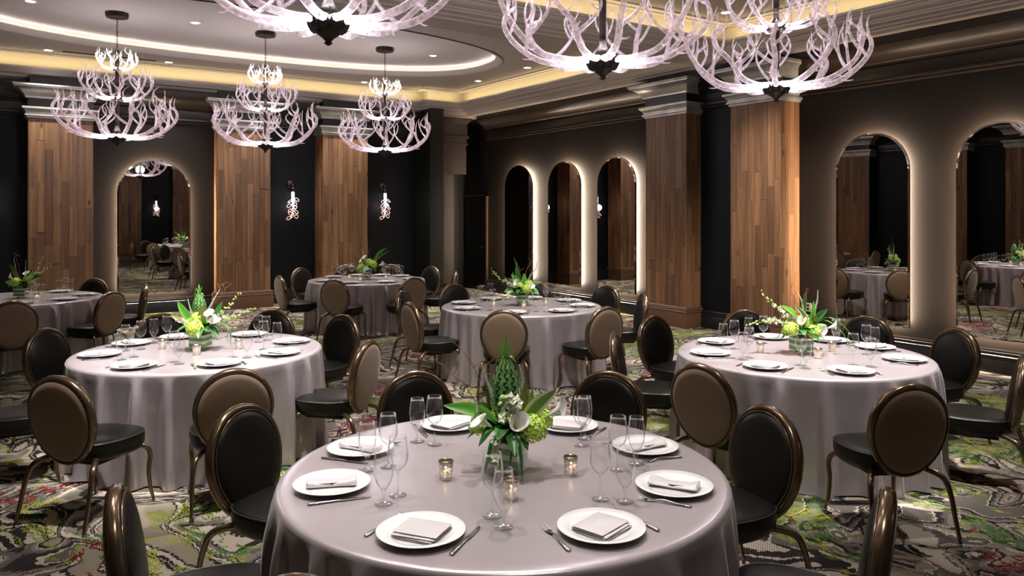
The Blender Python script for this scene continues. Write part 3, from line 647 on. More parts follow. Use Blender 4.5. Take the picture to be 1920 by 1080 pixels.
def chandelier(label, x, y, ztop, phase, seed, zh=2.90):
    """hub of the lowest tier at z=2.90"""
    rr = random.Random(seed)
    t_ = thing('antler_chandelier', label, 'chandelier', (x, y, zh), phase, 'three-tier glass antler chandeliers')
    Zt = ztop-zh
    MB().lathe([(0, Zt), (.15, Zt), (.155, Zt-.01), (.15, Zt-.055), (.145, Zt-.065), (0, Zt-.065)], 10).build('canopy', M['iron'], t_, False)
    ch = MB(); z = Zt-.065; i = 0
    while z > 1.20:
        mn = z-.034; Mx = Matrix.Translation((0, 0, mn)) @ Matrix.Rotation((i % 2)*pi/2, 4, 'Z')
        ch.tube([Mx @ Vector((.011*cos(a), 0, .024*sin(a))) for a in [2*pi*q/10 for q in range(10)]], .0036, 5, closed=True); z -= .040; i += 1
    ch.build('chain', M['iron'], t_)
    MB().lathe([(0, 1.20), (.028, 1.19), (.03, 1.0), (.026, .98), (.034, .93), (.028, .90), (.024, .60), (.04, .56), (.028, .50), (.026, .12), (.045, .08), (.06, .05), (.05, .0), (.085, -.01), (.10, -.035), (.075, -.075), (.035, -.105), (.018, -.122), (.026, -.134), (.01, -.146), (0, -.15)], 14).build('center_column', M['iron'], t_)
    for zz, r_, n_ in ((0, .145, 10), (.53, .10, 8), (.945, .07, 6)):
        mb = MB(); leafhub(mb, zz, r_, n_, r_/.145)
        mb.lathe([(0, .03), (r_*.5, .02), (r_*.6, -.01), (r_*.4, -.04), (0, -.05)], 12, Matrix.Translation((0, 0, zz))); mb.build('arm_hub', M['iron'], t_)
    for zz, A, n_, off in ((.0, AN1, 10, 0), (.53, AN2, 8, .3), (.945, AN3, 7, .1)):
        for i in range(n_):
            o = link('antler_arm', A[(i+seed) % len(A)], None, t_); o.location = (0, 0, zz)
            o.rotation_euler = (0, 0, off+2*pi*(i+.5)/n_+rr.uniform(-.06, .06)); s_ = rr.uniform(.94, 1.05)
            o.scale = (s_, s_*rr.choice((-1, 1)), s_*rr.uniform(.93, 1.04))
    for zz, p in ((.06, 1), (.60, .5), (1.0, .3)):
        lamp('POINT', 'antler_lamp', (x, y, zh+zz+.10), P_CHAND*p, (.95, .93, 1), .12)
    return t_
chandelier('far left glass antler chandelier on a chain over the far left floor', 1.45, 12.0, ZO, .1, 1)
chandelier('far middle glass antler chandelier hanging before the second wood column', 3.51, 12.0, ZO, .35, 2)
chandelier('far right glass antler chandelier, smallest in view, by the dark sconce bay', 5.52, 12.0, ZO, .22, 3)
chandelier('large near glass antler chandelier cut by the top edge, left of centre', 1.64, 4.35, ZO, .0, 4, 2.965)
chandelier('large near glass antler chandelier cut by the top edge, right of centre', 3.76, 4.35, ZO, .15, 5, 2.965)
chandelier('near glass antler chandelier at right, two tiers showing before wood column', 5.79, 4.35, ZO, .3, 6, 2.965)

# ------------------------------------------------------------------ tables and cloths
TN = {1: 'nearest table', 2: 'bright right table', 3: 'bright left table', 4: 'middle table', 5: 'far sconce table', 6: 'far-left table'}
TD = {1: 'nearest, at front centre', 2: 'at right, brightly lit from above', 3: 'at left, brightly lit from above', 4: 'in the middle before three narrow mirrors', 5: 'far back below the wall sconces', 6: 'far left, cut by the picture edge'}
RT = .915
def drape(seed):
    rr = random.Random(seed); n = 288; mb = MB()
    # irregular fold phases
    ph = []; a = 0
    while a < 2*pi-.12: ph.append((a, rr.uniform(.45, 1.3), rr.uniform(-.3, .3))); a += rr.uniform(.15, .36)
    def fold(t):
        best = 0
        for i, (p, am, sk) in enumerate(ph):
            d = abs((t-p+pi) % (2*pi)-pi); wd = .055+.025*sk
            best += am*math.exp(-(d/wd)**2*1.8)
        return best
    F = [fold(2*pi*i/n) for i in range(n)]; mean = sum(F)/n
    R = []
    prof = [(0, .760, 0), (.3, .760, 0), (.6, .7600, 0), (.86, .7598, 0), (RT-.022, .7595, 0), (RT-.008, .757, 0), (RT, .750, 0), (RT+.004, .738, .01)]
    for r, z, k in prof: R.append([((r if r else 1e-4)*cos(2*pi*i/n), (r if r else 1e-4)*sin(2*pi*i/n), z) for i in range(n)])
    N = 16
    for q in range(1, N+1):
        t_ = q/N; z = .738*(1-t_)
        row = []
        for i in range(n):
            a = 2*pi*i/n
            amp = .21*min(1, t_*1.1)**.8
            w2 = .012*sin(7*a+seed+2.5*t_)*t_+.008*sin(17*a-seed*2+4*t_)*t_**.5
            aa = a+.02*sin(9*a+3*t_+seed)*t_
            fl_ = .03*t_+ (.035*max(0, t_-.93)/.07 if t_ > .93 else 0)*(.5+.5*sin(5*a+seed))
            q_ = amp*(F[i]-mean)*.8; r = RT+.004+fl_*.55+(q_ if q_ < 0 else .05*math.tanh(q_/.05))+w2*.7
            zz = max(.004, z+ (.006*(1+sin(11*a)) if q == N else 0))
            row.append((r*cos(aa), r*sin(aa), zz))
        R.append(row)
    mb.rings(R, True, False, False)
    return mb
for k, (x, y) in T.items():
    tb = thing('banquet_table', 'round banquet table under a grey satin cloth, '+TD[k], 'table', (x, y, 0), 0, 'round banquet tables')
    if k == 1:
        top_me = MB().lathe([(0, .735), (.90, .735), (.905, .745), (.90, .755), (0, .755)], 48).mesh('tabletop'); leg_me = MB().tube([(0, 0, 0), (0, 0, .735)], .016, 8).mesh('leg')
        for me_ in (top_me, leg_me): me_.materials.append(M['basewood'])
    link('tabletop', top_me, None, tb)
    for q in range(4):
        l = link('leg', leg_me, None, tb); l.location = (.5*cos(q*pi/2+.8), .5*sin(q*pi/2+.8), 0)
    c_ = drape(k*7+1).build('tablecloth', M['cloth']); c_.location = (x, y, 0)
    tag(c_, 'floor-length grey-mauve satin tablecloth on the round table '+TD[k], 'tablecloth', 'grey satin tablecloths')

# ------------------------------------------------------------------ chairs
def make_chair():
    t_ = thing('banquet_chair', 'x', 'chair')
    def outl(a, k=1.0):
        c_, s_ = cos(a), sin(a); ex = 2/2.9
        x = .235*abs(c_)**ex*(1 if c_ > 0 else -1); y = .235*abs(s_)**ex*(1 if s_ > 0 else -1)
        x *= 1-.10*(-y/.235 if y < 0 else 0)+.02*(y/.235 if y > 0 else 0)
        return (x*k, y*k+.005)
    n = 36
    def rg(k, z): return [outl(2*pi*i/n, k)+(z,) for i in range(n)]
    MB().rings([rg(.35, .340), rg(.70, .345), rg(.90, .358), rg(.975, .380), rg(1.0, .41), rg(1.0, .452), rg(.985, .462), rg(.93, .470), rg(.75, .478), rg(.4, .484), rg(.05, .486)]).build('seat', M['vinyl'], t_)
    MB().tube([outl(2*pi*i/n, .992)+(.462,) for i in range(n)], .0042, 5, closed=True).build('seat_piping', M['vpipe'], t_)
    tilt = radians(9); C0 = Vector((0, -.255, .618))
    def bp(a, k, d):
        c_, s_ = cos(a), sin(a); x = .224*c_*(1+.075*s_)*k; s = .262*s_*k
        return C0+Vector((x, -sin(tilt)*s+cos(tilt)*d, cos(tilt)*s+sin(tilt)*d))
    n = 48
    R = []
    for (k, d) in ((1.0, -.026), (1.03, -.022), (1.055, -.008), (1.055, .006), (1.03, .020), (.99, .026), (.945, .022), (.93, .012), (.93, -.012), (.96, -.024), (1.0, -.026)):
        R.append([bp(2*pi*i/n, k, d) for i in range(n)])
    MB().rings(R, True, False, False).build('back_frame', M['bronze'], t_, fix=True)
    MB().rings([[bp(2*pi*i/n, k, d) for i in range(n)] for k, d in ((.93, .0), (.925, .018), (.89, .030), (.80, .038), (.55, .046), (.25, .049), (.03, .050))]).build('backrest', M['vinyl'], t_)
    MB().tube([bp(2*pi*i/n, .925, .026) for i in range(n)], .0045, 5, closed=True).build('back_piping', M['bronze'], t_)
    MB().rings([[bp(-2*pi*i/n, k, d) for i in range(n)] for k, d in ((.955, -.008), (.95, -.022), (.92, -.032), (.80, -.038), (.5, -.043), (.03, -.045))]).build('back_panel', M['tan'], t_)
    MB().tube([bp(2*pi*i/n, .962, -.024) for i in range(n)], .004, 5, closed=True).build('panel_piping', M['tanpipe'], t_)
    def leg(P, r0, r1):
        pts = bez(P, 5); m = len(pts); l = MB().tube(pts, [r0+(r1-r0)*max(0, (q/(m-1)-.3)/.7) for q in range(m)], 9).build('leg', M['bronze'], t_)
        x, y = P[-1][0], P[-1][1]
        MB().lathe([(0, .0), (.012, .0), (.012, .006), (.007, .010), (.006, .018), (0, .018)], 10, Matrix.Translation((x, y, 0))).build('glide', M['chrome'], l)
    for s in (-1, 1):
        leg([(s*.09, -.06, .372), (s*.16, -.17, .372), (s*.215, -.25, .345), (s*.235, -.285, .27), (s*.242, -.315, .15), (s*.248, -.35, .014)], .0180, .0110)
        leg([(s*.15, .12, .372), (s*.195, .185, .355), (s*.212, .208, .30), (s*.208, .200, .20), (s*.214, .208, .09), (s*.226, .222, .014)], .0165, .0100)
    MB().box(-.15, .15, -.15, .14, .333, .346).tube([(0, -.12, .355), (0, -.19, .36), (0, -.228, .385)], .022, 8, flat=.4).build('seat_frame', M['iron'], t_, False)
    return t_
POS = {0: 'right side', 1: 'right side slightly back', 2: 'back right', 3: 'back right of centre', 4: 'back side', 5: 'back left of centre', 6: 'back left', 7: 'left side slightly back', 8: 'left side',
       9: 'left side slightly front', 10: 'front left', 11: 'front left of centre', 12: 'front side', 13: 'front right of centre', 14: 'front right', 15: 'right side slightly front'}
def pos_text(deg, used):
    k = round((deg % 360)/22.5) % 16
    if k in used:
        k2 = sorted(((k+1) % 16, (k-1) % 16), key=lambda q: abs(((deg-q*22.5)+180) % 360-180))
        for q in k2:
            if q not in used: k = q; break
    used.add(k); return POS[k]
CH = {1: [(156.6, 1.434), (110.9, 1.50), (66.4, 1.52), (22.8, 1.416), (-23.4, 1.448), (-157.1, 1.453), (-113.8, 1.31)],
      2: [(-134.2, 1.46), (-90.8, 1.60), (16.8, 1.516), (-31.5, 1.33), (87.8, 1.62), (48.7, 1.60), (126.8, 1.507), (171.1, 1.40)],
      3: [(-95.8, 1.566), (-60, 1.54), (169.3, 1.38), (-13, 1.40), (50.9, 1.42), (85.9, 1.47), (126.2, 1.46), (-143, 1.50)],
      4: [(-98.6, 1.394), (-53, 1.36), (43.9, 1.56), (5, 1.44), (81.9, 1.58), (124.6, 1.56), (163.5, 1.50), (-147.7, 1.37)],
      5: [(-145.7, 1.34), (146.9, 1.55), (-95.6, 1.39), (-50.6, 1.30), (54.2, 1.53), (3.1, 1.34), (113.9, 1.66), (86.0, 1.68)],
      6: [(-60.5, 1.62), (-17, 1.36), (82.9, 1.42), (25.2, 1.33)]}
TURN = {(3, 0): -8, (2, 1): 6, (5, 2): -14, (1, 4): 0}
chair0 = make_chair(); first = True
rj = random.Random(8)
used_lab = set()
for k, lst in CH.items():
    used = set()
    for j, (deg, r) in enumerate(lst):
        r = r if k == 1 else max(r, 1.42); a = radians(deg); rr_ = r-.30
        ox, oy = wp(cos(a)*rr_, sin(a)*rr_); x, y = T[k][0]+ox, T[k][1]+oy
        fx, fy = -ox, -oy; rz = atan2(fy, fx)-pi/2+radians(TURN.get((k, j), 0)+rj.uniform(-4, 4))
        p = pos_text(deg, used)
        face = 'brown back turned to us' if deg < 0 and deg > -180 else 'dark cushioned back facing us'
        lab = 'oval-back chair at '+p+' of '+TN[k]+', '+face
        if k == 1 and abs(deg) > 150 or k == 1 and abs(deg) < 30: lab = 'bronze oval-back chair at '+p+' of '+TN[k]
        if first:
            chair0.location = (x, y, 0); chair0.rotation_euler = (0, 0, rz); chair0['label'] = lab; chair0['group'] = 'oval-back chairs round the '+TN[k]; first = False
        else: dup(chair0, (x, y, 0), rz, lab, 'oval-back chairs round the '+TN[k])

# ------------------------------------------------------------------ place settings
def make_plate():
    return MB().lathe([(0, .002), (.075, .002), (.078, 0), (.084, 0), (.088, .003), (.105, .010), (.1485, .0205), (.150, .0222), (.1485, .0235), (.11, .0145), (.098, .0085), (.09, .0062), (0, .0058)], 48).mesh('dinner_plate')
def cushion_slab(mb, w, l, h, z0, ang, dx, dy, bump=0.0, rr=None, taper=0):
    """soft folded layer: rounded-edge slab as a grid"""
    nx, ny = 9, 9; Mx = Matrix.Translation((dx, dy, z0)) @ Matrix.Rotation(ang, 4, 'Z')
    def P(i, j, top):
        u, v = i/(nx-1)*2-1, j/(ny-1)*2-1; e_ = 1-max(abs(u), abs(v))**8
        x, y = u*w/2*(1-.02*(not top)), v*l/2*(1+taper*u)
        z = (h*(.35+.65*e_)) if top else h*.3*(1-e_)
        if top: z += bump*(sin(3*u+1.3*v+dx*90)*.5+.5*cos(4*v+2*u))*e_
        return Mx @ Vector((x, y, z))
    for top in (True, False):
        vs = [P(i, j, top) for j in range(ny) for i in range(nx)]
        fs = [(j*nx+i, j*nx+i+1, (j+1)*nx+i+1, (j+1)*nx+i) for j in range(ny-1) for i in range(nx-1)]
        mb.add(vs, fs if top else [tuple(reversed(f)) for f in fs])
    rim = [(i, 0) for i in range(nx)]+[(nx-1, j) for j in range(1, ny)]+[(i, ny-1) for i in range(nx-2, -1, -1)]+[(0, j) for j in range(ny-2, 0, -1)]
    mb.rings([[P(i, j, False) for i, j in rim], [P(i, j, True) for i, j in rim]], True, False, False)
def napkin_a(v):
    mb = MB(); s = .158
    cushion_slab(mb, s, s*.92, .006, 0, .35, 0, 0, .001)
    cushion_slab(mb, s*.98, s*.90, .006, .005, .31, .002, .001, .001)
    cushion_slab(mb, s*1.0, s*.90, .006, .010, .38, .001, .003, .002)
    cushion_slab(mb, s*1.02, s*.80, .007, .0155, .36, .001, .006, .004)
    return mb.mesh('napkin')
def napkin_b():
    """flat roll, pinched in the middle with flared ends"""
    mb = MB(); n = 16; R = []
    for q in range(21):
        t_ = q/20*2-1; w_ = .034+.010*abs(t_)**1.5; h_ = .0085+.006*t_*t_-(.003 if abs(t_) < .08 else 0)
        R.append([(t_*.095, w_*cos(a)*(.9+.1*cos(3*a)), h_*(1+sin(a))*(1.0+.18*sin(5*a+t_*4))) for a in [2*pi*i/n for i in range(n)]])
    mb.rings(R); cushion_slab(mb, .10, .05, .004, .016, .05, -.03, 0, .002)
    return mb.mesh('napkin')
def make_knife():
    mb = MB(); R = []
    for y, w_, h_, zc in ((-.115, .0055, .0035, .004), (-.11, .0085, .0042, .0042), (-.06, .0072, .0036, .005), (-.01, .0055, .003, .0055), (.0, .005, .0026, .0055), (.01, .0085, .0013, .0045), (.05, .0095, .001, .0035), (.09, .0085, .0009, .003), (.112, .005, .0008, .003), (.120, .0008, .0006, .003)):
        R.append([(w_*cos(a), y, zc+h_*sin(a)) for a in [2*pi*i/8 for i in range(8)]])
    return mb.rings(R).mesh('knife')
def make_fork():
    mb = MB(); R = []
    for y, w_, h_, zc in ((-.10, .0055, .0028, .0035), (-.096, .0085, .003, .0038), (-.05, .0065, .0025, .0055), (.0, .0036, .0022, .012), (.03, .0032, .002, .010), (.045, .007, .0016, .005), (.06, .0115, .0013, .003), (.068, .012, .001, .003)):
        R.append([(w_*cos(a), y, zc+h_*sin(a)) for a in [2*pi*i/8 for i in range(8)]])
    mb.rings(R)
    for i in range(4):
        x = -.0102+i*.0068
        mb.tube([(x, .064, .003), (x, .08, .0042), (x, .095, .008), (x, .104, .012)], [.0018, .0017, .0014, .0008], 6)
    return mb.mesh('fork')
wine_bowl = MB().lathe([(.004, .096), (.018, .102), (.031, .116), (.0385, .135), (.0405, .155), (.038, .185), (.034, .212), (.033, .226), (.0322, .2265), (.0332, .212), (.0372, .185), (.0396, .155), (.0375, .136), (.030, .118), (.017, .105), (0, .100)], 24).mesh('bowl')
wine_stem = MB().lathe([(0, .0), (.033, .0), (.034, .0015), (.030, .0035), (.012, .006), (.005, .012), (.0036, .03), (.0034, .07), (.0045, .09), (.010, .097), (.004, .100), (0, .1)], 20).mesh('stem')
gob_bowl = MB().lathe([(.004, .050), (.012, .056), (.026, .078), (.035, .103), (.0378, .128), (.036, .16), (.032, .19), (.031, .203), (.0302, .2035), (.0312, .19), (.0352, .16), (.0369, .128), (.034, .104), (.025, .080), (.011, .059), (0, .056)], 24).mesh('bowl')
gob_stem = MB().lathe([(0, .0), (.033, .0), (.034, .0015), (.030, .004), (.012, .009), (.0055, .018), (.0045, .028), (.007, .034), (.005, .040), (.009, .050), (.010, .056), (0, .057)], 20).mesh('stem')
meshes = dict(plate=make_plate(), n0=napkin_a(0), n1=napkin_b(), knife=make_knife(), fork=make_fork())
for k_, m_ in (('plate', 'china'), ('n0', 'napkin'), ('n1', 'napkin'), ('knife', 'steel'), ('fork', 'steel')): meshes[k_].materials.append(M[m_])
for me, m_ in ((wine_bowl, 'glass'), (wine_stem, 'stem'), (gob_bowl, 'glass'), (gob_stem, 'stem')): me.materials.append(M[m_])
PL = {1: [-163.6, 158.1, 113.2, 63.3, 23.9, -17.9, -61.3, -112.6], 2: [-177.2, 138.1, 89.4, 50.5, 18, -23.4, -84, -130], 3: [-159, 159.8, 126.6, 77.6, 28.4, -14.9, -57.9, -105.6],
      4: [-150, -98, -53, -8, 35, 80, 122, 166], 5: [-145.7, 150, -100, -55, 48, 0, 114, 80], 6: [-60.5, -17, 82.9, 25.2]}
def item(name, me, x, y, z, rz, label, cat, group):
    o = link(name, me, None); o.location = (x, y, z); o.rotation_euler = (0, 0, rz); return tag(o, label, cat, group)
ZT0 = .7603
rs = random.Random(21)
glass_tpl = {}
for k, lst in PL.items():
    used = set(); tn = TN[k]
    for j, deg in enumerate(lst):
        p = pos_text(deg, used); a = radians(deg); r = .70
        def at(r_, da):
            o_ = wp(cos(a+da)*r_, sin(a+da)*r_); return T[k][0]+o_[0], T[k][1]+o_[1]
        x, y = at(r, 0); ix, iy = T[k][0]-x, T[k][1]-y; rz = atan2(iy, ix)-pi/2
        item('dinner_plate', meshes['plate'], x, y, ZT0, rz, 'white round dinner plate at '+p+' of '+tn, 'plate', 'dinner plates on the '+tn)
        side = abs(cos(a)) > .85
        item('napkin', meshes['n1' if side and k < 4 else 'n0'], x, y, ZT0+.0075, rz+rs.uniform(-.15, .15)+(pi/2 if side and k < 4 else 0 if side else rs.choice((-.35, .0))), ('grey satin napkin folded square' if not (side and k < 4) else 'rolled satin napkin')+' on plate at '+p+' of '+tn, 'napkin', 'napkins on the '+tn)
        # diner faces the centre: right hand is clockwise
        kx, ky = at(.70, .225+rs.uniform(-.01, .01)); item('knife', meshes['knife'], kx, ky, ZT0, rz+.06+rs.uniform(-.06, .06), 'steel dinner knife right of plate at '+p+' of '+tn, 'knife', 'knives on the '+tn)
        fx_, fy_ = at(.70, -.23+rs.uniform(-.01, .01)); item('fork', meshes['fork'], fx_, fy_, ZT0, rz-.08+rs.uniform(-.06, .06), 'steel dinner fork left of plate at '+p+' of '+tn, 'fork', 'forks on the '+tn)
        for nm, r_, da, ms, lb in (('wine_glass', .485, .315, (wine_bowl, wine_stem), 'tall-stemmed empty wine glass'), ('water_goblet', .575, .415, (gob_bowl, gob_stem), 'short-stemmed empty water goblet')):
            gx, gy = at(r_+rs.uniform(-.01, .01), da+rs.uniform(-.03, .03))
            g_ = thing(nm, lb+' for setting at '+p+' of '+tn, 'glass', (gx, gy, ZT0), 0, 'glasses on the '+tn)
            link('bowl', ms[0], None, g_); link('stem', ms[1], None, g_)

# ------------------------------------------------------------------ votive candles
cup_me = MB().lathe([(0, .0), (.024, .0), (.026, .002), (.028, .03), (.030, .073), (.0295, .075), (.0275, .073), (.025, .03), (.023, .012), (0, .012)], 20).mesh('glass_cup'); cup_me.materials.append(M['merc'])
base_me = MB().lathe([(0, .0002), (.0268, .0002), (.0272, .010), (.0268, .013)], 20).mesh('clear_base'); base_me.materials.append(M['stem'])
rim_me = MB().lathe([(.0302, .070), (.0308, .0735), (.0302, .076), (.0275, .0755), (.0268, .060)], 20).mesh('gilt_rim'); rim_me.materials.append(M['gold'])
wax_me = MB().lathe([(.020, .0125), (.021, .030), (.004, .032), (0, .032)], 14).mesh('candle'); wax_me.materials.append(M['wax'])
fl_me = MB().lathe([(0, .032), (.0035, .038), (.0045, .045), (.002, .054), (0, .060)], 8).mesh('flame'); fl_me.materials.append(M['flame'])
def votive_mat():
    m = bpy.data.materials.new('lit_mercury_glass'); m.use_nodes = True; nt = m.node_tree; N, L = nt.nodes, nt.links; b = N['Principled BSDF']
    b.inputs['Metallic'].default_value = .6; b.inputs['Roughness'].default_value = .2; b.inputs['Base Color'].default_value = (.85, .82, .78, 1)
    t = N.new('ShaderNodeBsdfTranslucent'); t.inputs['Color'].default_value = (.95, .9, .82, 1); tr = N.new('ShaderNodeBsdfTransparent')
    n = N.new('ShaderNodeTexNoise'); n.inputs['Scale'].default_value = 90; n.inputs['Detail'].default_value = 3; tc = N.new('ShaderNodeTexCoord'); L.new(tc.outputs['Object'], n.inputs['Vector'])
    r = N.new('ShaderNodeValToRGB'); r.color_ramp.elements[0].position = .42; r.color_ramp.elements[1].position = .6; L.new(n.outputs['Fac'], r.inputs['Fac'])
    m1 = N.new('ShaderNodeMixShader'); m2 = N.new('ShaderNodeMixShader'); m2.inputs[0].default_value = .5
    L.new(t.outputs[0], m2.inputs[1]); L.new(tr.outputs[0], m2.inputs[2]); L.new(r.outputs[0], m1.inputs[0]); L.new(b.outputs[0], m1.inputs[1]); L.new(m2.outputs[0], m1.inputs[2]); L.new(m1.outputs[0], N['Material Output'].inputs[0])
    return m
cup_me.materials.clear(); cup_me.materials.append(votive_mat())
CN = {1: [(-155.7, .255, 'left of'), (-11, .281, 'right of'), (-84.4, .32, 'in front of')], 2: [(172, .30, 'left of'), (15, .27, 'right of'), (-75, .20, 'in front of')], 3: [(175, .31, 'left of'), (5, .29, 'right of'), (-75, .22, 'in front of')],
      4: [(-85, .25, 'in front of'), (0, .28, 'right of'), (-160, .34, 'left of')], 5: [(170, .3, 'left of'), (0, .3, 'right of'), (-100, .3, 'in front of')], 6: [(-20, .28, 'right of')]}
for k, lst in CN.items():
    for deg, r, txt in lst:
        a = radians(deg); o_ = wp(cos(a)*r, sin(a)*r)
        v = thing('votive_candle', 'lit mercury glass votive candle '+txt+' flowers on '+TN[k], 'candle', (T[k][0]+o_[0], T[k][1]+o_[1], ZT0), 0, 'votive candles')
        for nm, me in (('glass_cup', cup_me), ('gilt_rim', rim_me), ('candle', wax_me), ('flame', fl_me)): link(nm, me, None, v)

# ------------------------------------------------------------------ flower arrangements
def leaf_mesh(mb, P, w, fold=.25, n=9, side=None, twist=0):
    """blade along the curve P (list of points), half width w; att = distance from midrib"""
    pts = bez(P, max(2, n//(len(P)-1))); m = len(pts)
    for i, p in enumerate(pts):
        pass
    vs = []; at = []
    for i, p in enumerate(pts):
        t = (pts[min(i+1, m-1)]-pts[max(i-1, 0)]).normalized(); u = i/(m-1)
        sd = Vector(side) if side else t.cross(Vector((0, 0, 1)))
        if sd.length < 1e-4: sd = Vector((1, 0, 0))
        sd = (sd-t*sd.dot(t)).normalized()
        if twist: sd = Matrix.Rotation(twist*u, 3, t) @ sd
        nn = sd.cross(t).normalized(); ww = w*(sin(pi*min(1, (u*.96+.03)))**.75)
        for q, aa in ((-1, 1), (-.5, .5), (0, 0), (.5, .5), (1, 1)):
            vs.append(p+sd*ww*q+nn*ww*abs(q)*fold); at.append(aa)
    fs = [(i*5+j, i*5+j+1, (i+1)*5+j+1, (i+1)*5+j) for i in range(m-1) for j in range(4)]
    mb.add(vs, fs, at); return mb
def hydrangea(name, parent, c, r, seed):
    rr = random.Random(seed); mb = MB(); c = Vector(c); n = 85
    mb.lathe([(0, -r*.8), (r*.6, -r*.5), (r*.8, 0), (r*.6, r*.5), (0, r*.8)], 10, Matrix.Translation(c))
    for i in range(n):
        z = 1-2*(i+.5)/n; a = i*2.39996; s_ = sqrt(1-z*z); nrm = Vector((s_*cos(a), s_*sin(a), z)); ctr = c+nrm*r*rr.uniform(.85, 1.08)
        if nrm.z < -.75: continue
        t = nrm.orthogonal().normalized(); t = Matrix.Rotation(rr.uniform(0, pi), 3, nrm) @ t; b_ = nrm.cross(t); p = r*.24
        for q in range(4):
            d = t*cos(q*pi/2)+b_*sin(q*pi/2); e_ = nrm.cross(d)
            mb.add([ctr, ctr+d*p*.6+e_*p*.45+nrm*p*.2, ctr+d*p*1.1+nrm*p*.05, ctr+d*p*.6-e_*p*.45+nrm*p*.2], [(0, 1, 2, 3)])
    return mb.build(name, M['hyd'], parent, False)
def calla(parent, base, tip, s=1.0):
    base, tip = Vector(base), Vector(tip); ax = (tip-base).normalized(); L_ = .085*s
    o0 = tip-ax*L_; t = ax.orthogonal().normalized(); b_ = ax.cross(t); n = 16; R = []
    for q in range(9):
        u = q/8; rad = s*(.006+.010*u+.026*u**3); R.append([])
        for i in range(n):
            a = 2*pi*i/n; lipk = (1+.5*cos(a))*u**2.2
            p = o0+ax*(L_*u+ .028*s*lipk-.01*u)+ (t*cos(a)+b_*sin(a))*rad*(1+.35*max(0, cos(a))*u**3)-ax*.012*s*(u**6)*(1-cos(a))
            R[-1].append(p)
    mb = MB().rings(R, True, True, False)
    o = mb.build('calla_lily', M['white'], parent)
    MB().tube([o0+ax*.01*s, o0+ax*L_*.85], [.003*s, .002*s], 6).build('spadix', pm_sp, o)
    MB().tube(bez([base, (base+o0)/2+Vector((0, 0, .005)), o0], 4), .0035*s, 6).build('stalk', M['stemg'], o)
    return o
pm_sp = pmat('calla_spadix', (.75, .45, .03), .6)
def floret(mb, c, s, rr):
    n = Vector((rr.uniform(-1, 1), rr.uniform(-1, .3), rr.uniform(-.3, .8))).normalized(); t = n.orthogonal().normalized(); b_ = n.cross(t)
    for q in range(5):
        a = 2*pi*q/5; d = t*cos(a)+b_*sin(a); e_ = n.cross(d)
        mb.add([c, c+d*s*.55+e_*s*.42+n*s*.25, c+d*s*1.15+n*s*.05, c+d*s*.55-e_*s*.42+n*s*.25], [(0, 1, 2, 3)])
    mb.lathe([(0, -s*.2), (s*.2, 0), (s*.12, s*.3), (0, s*.35)], 6, Matrix.Translation(c))
def spray(parent, P, nf, size, seed, split=.55):
    rr = random.Random(seed); pts = bez(P, 6); m = len(pts)
    o = MB().tube(pts, [.0028*(1-.6*q/m) for q in range(m)], 6).build('orchid_spray', M['stemg'], parent)
    fb, bb = MB(), MB()
    for i in range(nf):
        u = .25+.75*i/(nf-1); p = pts[min(m-1, int(u*(m-1)))]+Vector((rr.uniform(-1, 1), rr.uniform(-1, 1), rr.uniform(-.8, 1)))*size*.7
        if u < split: floret(fb, p, size*rr.uniform(.8, 1.15), rr)
        else:
            k = size*.42*(1-.5*(u-split)); d = Vector((rr.uniform(-1, 1), rr.uniform(-1, 1), rr.uniform(0, 1))).normalized()
            bb.tube([p-d*k*1.4, p-d*k*.5, p+d*k*.5, p+d*k*1.5], [k*.15, k*.7, k*.75, k*.1], 6)
    if fb.v: fb.build('orchid_bloom', M['orchid'], o, False)
    if bb.v: bb.build('orchid_bud', M['bud'], o)
    return o
def twig(parent, P, seed):
    rr = random.Random(seed); pts = bez(P, 7); m = len(pts)
    pts = [p+Vector((rr.uniform(-1, 1), rr.uniform(-1, 1), rr.uniform(-1, 1)))*.006 for p in pts]
    mb = MB().tube(bez(pts, 2), [.0028*(1-.6*q/(2*m)) for q in range(len(pts)*2-1)], 5)
    for q in (m//2, int(m*.7)):
        p = pts[q]; d = Vector((rr.uniform(-1, 1), rr.uniform(-.5, .5), rr.uniform(.3, 1)))*.07
        mb.tube(bez([p, p+d*.5+Vector((.01, 0, .01)), p+d], 3), [.0018, .0017, .0016, .0015, .0012, .001, .0006], 5)
    return mb.build('willow_twig', M['twig'], parent)
def spike(parent, P, seed, r=.0085):
    rr = random.Random(seed); pts = bez(P, 14); m = len(pts); mb = MB().tube(pts, .002, 5)
    for i, p in enumerate(pts):
        u = i/(m-1)
        if u < .25: continue
        rad = r*(1-.8*((u-.25)/.75))
        for q in range(7):
            a = q*2*pi/7+i*.7; c = p+Vector((cos(a)*rad, sin(a)*rad, rr.uniform(-.002, .002)))
            d = Vector((cos(a), sin(a), .5)).normalized()*rad*.55
            mb.tube([c-d*.5, c+d], [rad*.32, rad*.12], 4)
    return mb.build('veronica_spike', M['spike'], parent)
